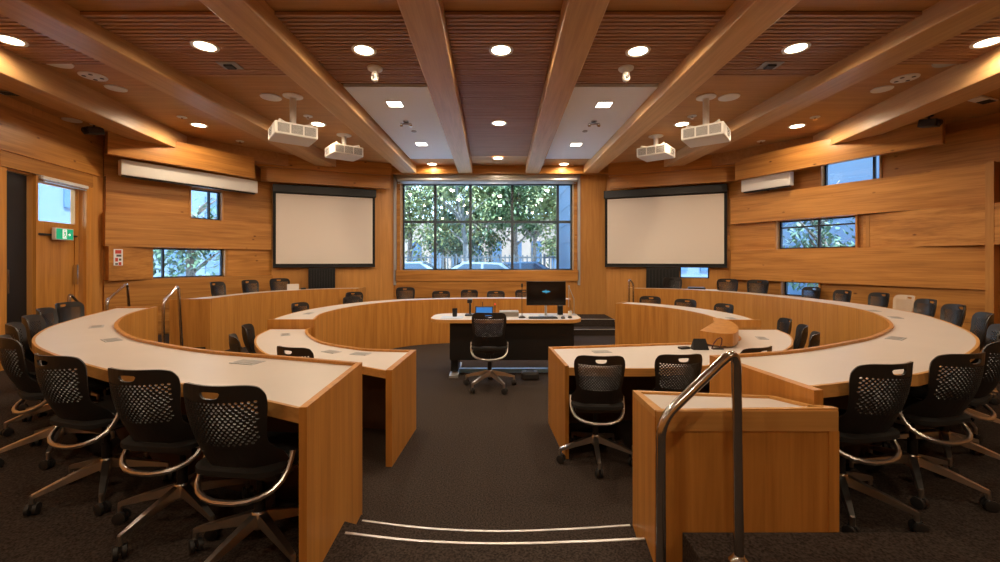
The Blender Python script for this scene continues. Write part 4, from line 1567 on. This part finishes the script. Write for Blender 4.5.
# ------------------------------------------------------------------ outside
struct(MB().box(-60, 60, 10.85, 80, -.2, .1).build('ground_outside', ASPHALT))
struct(MB().box(-60, -7.4, -20, 10.85, -.2, .1).build('ground_outside_left', ASPHALT))
struct(MB().box(7.6, 60, -20, 10.85, -.2, .1).build('ground_outside_right', ASPHALT))


def car(x, y, rot, paint, label):
    o = thing('car', label, 'car', (x, y, .1), rot, 'cars parked outside the window')
    prof = [(-2.1, .35), (-2.12, .7), (-1.9, .92), (-1.0, 1.0), (-.4, 1.42), (.9, 1.46), (1.6, 1.05), (2.05, .98), (2.12, .6), (2.1, .35)]
    mb = MB()
    n = len(prof)
    w = lambda z: .86 if z < 1.0 else .86 - (z - 1.0) * .42
    a = [mb.bm.verts.new((p[0], -w(p[1]), p[1])) for p in prof]
    b = [mb.bm.verts.new((p[0], w(p[1]), p[1])) for p in prof]
    mb.face(a)
    mb.face(b[::-1])
    for i in range(n):
        j = (i + 1) % n
        mb.face((a[i], b[i], b[j], a[j]))
    mb.build('body', paint, o)
    for sgn in (-1, 1):
        mb = MB()
        yy = lambda z: sgn * (.86 - (z - 1.0) * .42 + .004)
        for q in ([(-.78, 1.06), (-.3, 1.37), (.2, 1.39), (.2, 1.06)], [(.28, 1.06), (.28, 1.39), (.85, 1.39), (1.3, 1.08)]):
            mb.face([mb.bm.verts.new((p[0], yy(p[1]), p[1])) for p in q])
        mb.build('side_window', CAR_GLASS, o)
    for (p, q) in (((-.95, 1.03), (-.44, 1.40)), ((.95, 1.435), (1.55, 1.085))):
        mb = MB()
        dx, dz = (-.01, .01) if p[0] < 0 else (.01, .01)
        mb.face([mb.bm.verts.new(v) for v in ((p[0] + dx, -.74, p[1] + dz), (q[0] + dx, -.66, q[1] + dz), (q[0] + dx, .66, q[1] + dz), (p[0] + dx, .74, p[1] + dz))])
        mb.build('windscreen', CAR_GLASS, o)
    for xx in (-1.32, 1.32):
        for yy in (-.78, .78):
            MB().lathe([(.2, -.1), (.32, -.09), (.32, .09), (.2, .1)], 20, Matrix.Translation((xx, yy, .32)) @ Matrix.Rotation(R(90), 4, 'X')).build('wheel', TYRE, o)


car(-4.0, 16.9, R(4), CAR_PAINT, 'pale car parked outside beyond the left pane of the big window')
car(.55, 17.6, R(2), CAR_PAINT2, 'blue-grey car parked in the back row outside beyond the right panes')
car(-.3, 14.6, R(176), CAR_PAINT, 'silver car parked outside, closest to the big window')


def tree(x, y, h, rcrown, leaf, label, bark=BARK, lean=.0, seed=1, n=1500, cz=.72, tr=.16, leafs=1.0):
    rnd = random.Random(seed)
    o = thing('tree', label, 'tree', (x, y, .1), 0, 'trees outside the windows')
    mb = MB()
    pts = [(0, 0, 0)]
    for k in range(1, 7):
        t = k / 6
        pts.append((lean * t * h + rnd.uniform(-.1, .1), rnd.uniform(-.1, .1), h * .9 * t))
    mb.tube(pts, [tr * (1 - .75 * k / 6) for k in range(7)], 10)
    for k in range(9):
        i = rnd.randint(2, 5)
        p = Vector(pts[i])
        a = rnd.uniform(0, 2 * PI)
        L_ = rcrown * rnd.uniform(.6, 1.0)
        q = p + Vector((math.cos(a) * L_ * .5, math.sin(a) * L_ * .5, L_ * .5))
        r_ = p + Vector((math.cos(a) * L_ * .9, math.sin(a) * L_ * .9, L_ * .85))
        mb.tube([p, q, r_], [tr * .4, tr * .25, tr * .08], 7)
    mb.build('trunk', bark, o, smooth=True)
    mb = MB()
    cl = [Vector((lean * h * cz + rnd.gauss(0, rcrown * .45), rnd.gauss(0, rcrown * .45), h * cz + rnd.gauss(0, h * .15))) for _ in range(26)]
    for k in range(n):
        c_ = rnd.choice(cl)
        p = c_ + Vector((rnd.gauss(0, .38), rnd.gauss(0, .38), rnd.gauss(0, .32)))
        if p.z < .6:
            continue
        s_ = rnd.uniform(.07, .16) * leafs
        m = Matrix.Translation(p) @ Matrix.Rotation(rnd.uniform(0, 6.3), 4, 'Z') @ Matrix.Rotation(rnd.uniform(-1.2, 1.2), 4, 'X')
        mb.face([mb.bm.verts.new(m @ Vector(v)) for v in ((-s_ * .5, 0, 0), (0, -s_, .0), (s_ * .5, 0, .02), (0, s_, 0))])
    mb.build('crown', leaf, o)


tree(-4.4, 20.6, 6.4, 1.8, LEAF_B, 'pale green tree outside beyond the left pane of the big window', seed=3, n=2600, cz=.60)
tree(-1.5, 20.4, 7.5, 1.5, LEAF_B, 'white-barked leaning tree outside beyond the second pane', bark=BARK_PALE, lean=-.10, seed=5, n=1700, tr=.17, cz=.62)
tree(.9, 22.5, 7.5, 2.0, LEAF, 'dense green tree outside beyond the middle pane', seed=8, n=4200, cz=.60)
tree(3.2, 20.4, 6.6, 1.7, LEAF_B, 'pale green tree outside beyond the right pane beside the blue building', seed=12, n=3200, cz=.56)
tree(-2.6, 24.4, 5.4, 1.8, LEAF_C, 'bluish green tree farthest back outside the window', seed=15, n=3400, cz=.5)
for k_, (tx, ty, hh, lf, lb) in enumerate(((-7.0, 26.0, 8.5, LEAF_B, 'tall pale tree in the back row outside, leftmost through the big window'), (-3.6, 27.0, 9.5, LEAF_C, 'tall bluish tree in the back row outside, behind the white-barked tree'),
                                     (-.6, 26.4, 9.0, LEAF_B, 'tall pale tree in the back row outside, behind the middle of the big window'), (2.3, 27.0, 9.5, LEAF, 'tall dark tree in the back row outside, behind the dense green tree'), (5.0, 26.3, 9.0, LEAF_B, 'tall pale tree in the back row outside, rightmost through the big window'))):
    tree(tx, ty, hh, 1.5, lf, lb, seed=40 + k_, n=3600, cz=.62, leafs=1.7)
tree(-9.3, 12.6, 3.6, .9, LEAF_C, 'green tree outside the lower left wall window', seed=21, n=900, cz=.5)
tree(10.0, 13.0, 4.2, 1.4, LEAF_C, 'green shrub-like tree outside the low right wall window', seed=25, n=1300, cz=.35)


def building(name, x0, x1, y0, y1, h, mat, label, face, rows, cols, wall_boards=False):
    o = thing(name, label, 'building', ((x0 + x1) / 2, (y0 + y1) / 2, .1))
    hx, hy = (x1 - x0) / 2, (y1 - y0) / 2
    mb = MB()
    mb.box(-hx, hx, -hy, hy, 0, h)
    if wall_boards:
        k = .3
        while k < h:
            mb.box(-hx - .02, hx + .02, -hy - .02, hy + .02, k, k + .03)
            k += .6
    mb.build('walls', mat, o)
    for r_ in range(rows):
        for c_ in range(cols):
            mb = MB()
            z0 = .9 + r_ * (h - .9) / rows
            hh = (h - .9) / rows * .55
            if face == 'y':
                w = 2 * hx / cols
                xa = -hx + (c_ + .25) * w
                mb.box(xa, xa + w * .5, -hy - .05, -hy + .02, z0, z0 + hh)
            elif face == 'x+':
                w = 2 * hy / cols
                ya = -hy + (c_ + .25) * w
                mb.box(hx - .02, hx + .05, ya, ya + w * .5, z0, z0 + hh)
            else:
                w = 2 * hy / cols
                ya = -hy + (c_ + .25) * w
                mb.box(-hx - .05, -hx + .02, ya, ya + w * .5, z0, z0 + hh)
            mb.build('window', FAC_WIN, o)


building('neighbour_building', -10, 8, 31.5, 34, 4.6, FAC_PALE, 'pale pinkish building behind the trees outside the big window', 'y', 1, 12)
building('side_building', 2.25, 5.0, 12.2, 16.6, 7.0, FAC_BLUE, 'blue-grey boarded building close outside at the right end of the big window', 'x-', 0, 0, True)
building('office_building', -18, -13, 4, 20, 7.5, FAC_BLUE, 'blue-grey office building outside the left windows', 'x+', 3, 8)
building('office_building', 13, 18, 3, 20, 7.5, FAC_BLUE, 'blue-grey office building outside the right windows', 'x-', 3, 8)
building('backdrop_building', 6.6, 20, 24, 27, 5.5, FAC_BLUE, 'added blue-grey low building covering the bright horizon beyond the small window under the right screen', 'y', 1, 9)  # building added to cover the bright horizon behind the small right window
fn = thing('fence', 'dark slatted fence behind the parked cars', 'fence', (0, 19.0, .1))
mb = MB()
for k in range(60):
    mb.box(-6 + k * .2, -6 + k * .2 + .06, -.015, .015, .15, 1.75)
mb.build('slats', FENCE, fn)
for z in (.3, 1.6):
    MB().box(-6, 6, .015, .05, z, z + .07).build('rail', FENCE, fn)
for k in range(7):
    MB().box(-6.03 + k * 2, -5.95 + k * 2, .015, .09, 0, 1.8).build('post', FENCE, fn)

# ------------------------------------------------------------------ daylight
w = bpy.data.worlds.new('world')
scn.world = w
w.use_nodes = True
nt = w.node_tree
bg = nt.nodes['Background']
tc = nt.nodes.new('ShaderNodeTexCoord')
sp_ = nt.nodes.new('ShaderNodeSeparateXYZ')
rp = nt.nodes.new('ShaderNodeValToRGB')
nt.links.new(tc.outputs['Generated'], sp_.inputs[0])
nt.links.new(sp_.outputs['Z'], rp.inputs['Fac'])
rp.color_ramp.elements[0].position = 0.0
rp.color_ramp.elements[0].color = (.80, .90, 1.0, 1)
rp.color_ramp.elements[1].position = .7
rp.color_ramp.elements[1].color = (.35, .60, 1.0, 1)
nt.links.new(rp.outputs['Color'], bg.inputs['Color'])
bg.inputs['Strength'].default_value = 6.0
sl = bpy.data.lights.new('sun', 'SUN')
sl.energy = 26.0
sl.angle = R(3)
sl.color = (.96, .97, 1.0)
so = bpy.data.objects.new('sun', sl)
so.rotation_euler = (R(16), R(22), 0)
so.location = (0, 0, 20)
col.objects.link(so)
# ------------------------------------------------------------------ view
scn.view_settings.view_transform = 'Standard'
scn.view_settings.look = 'None'
scn.view_settings.exposure = 0.0
scn.view_settings.gamma = 1.0
scn.view_settings.use_curve_mapping = False
scn.cycles.use_denoising = True
scn.cycles.max_bounces = 10
scn.cycles.diffuse_bounces = 5
scn.cycles.glossy_bounces = 4
scn.cycles.transparent_max_bounces = 12
scn.cycles.sample_clamp_indirect = 6.0
scn.cycles.caustics_reflective = False
scn.cycles.caustics_refractive = False
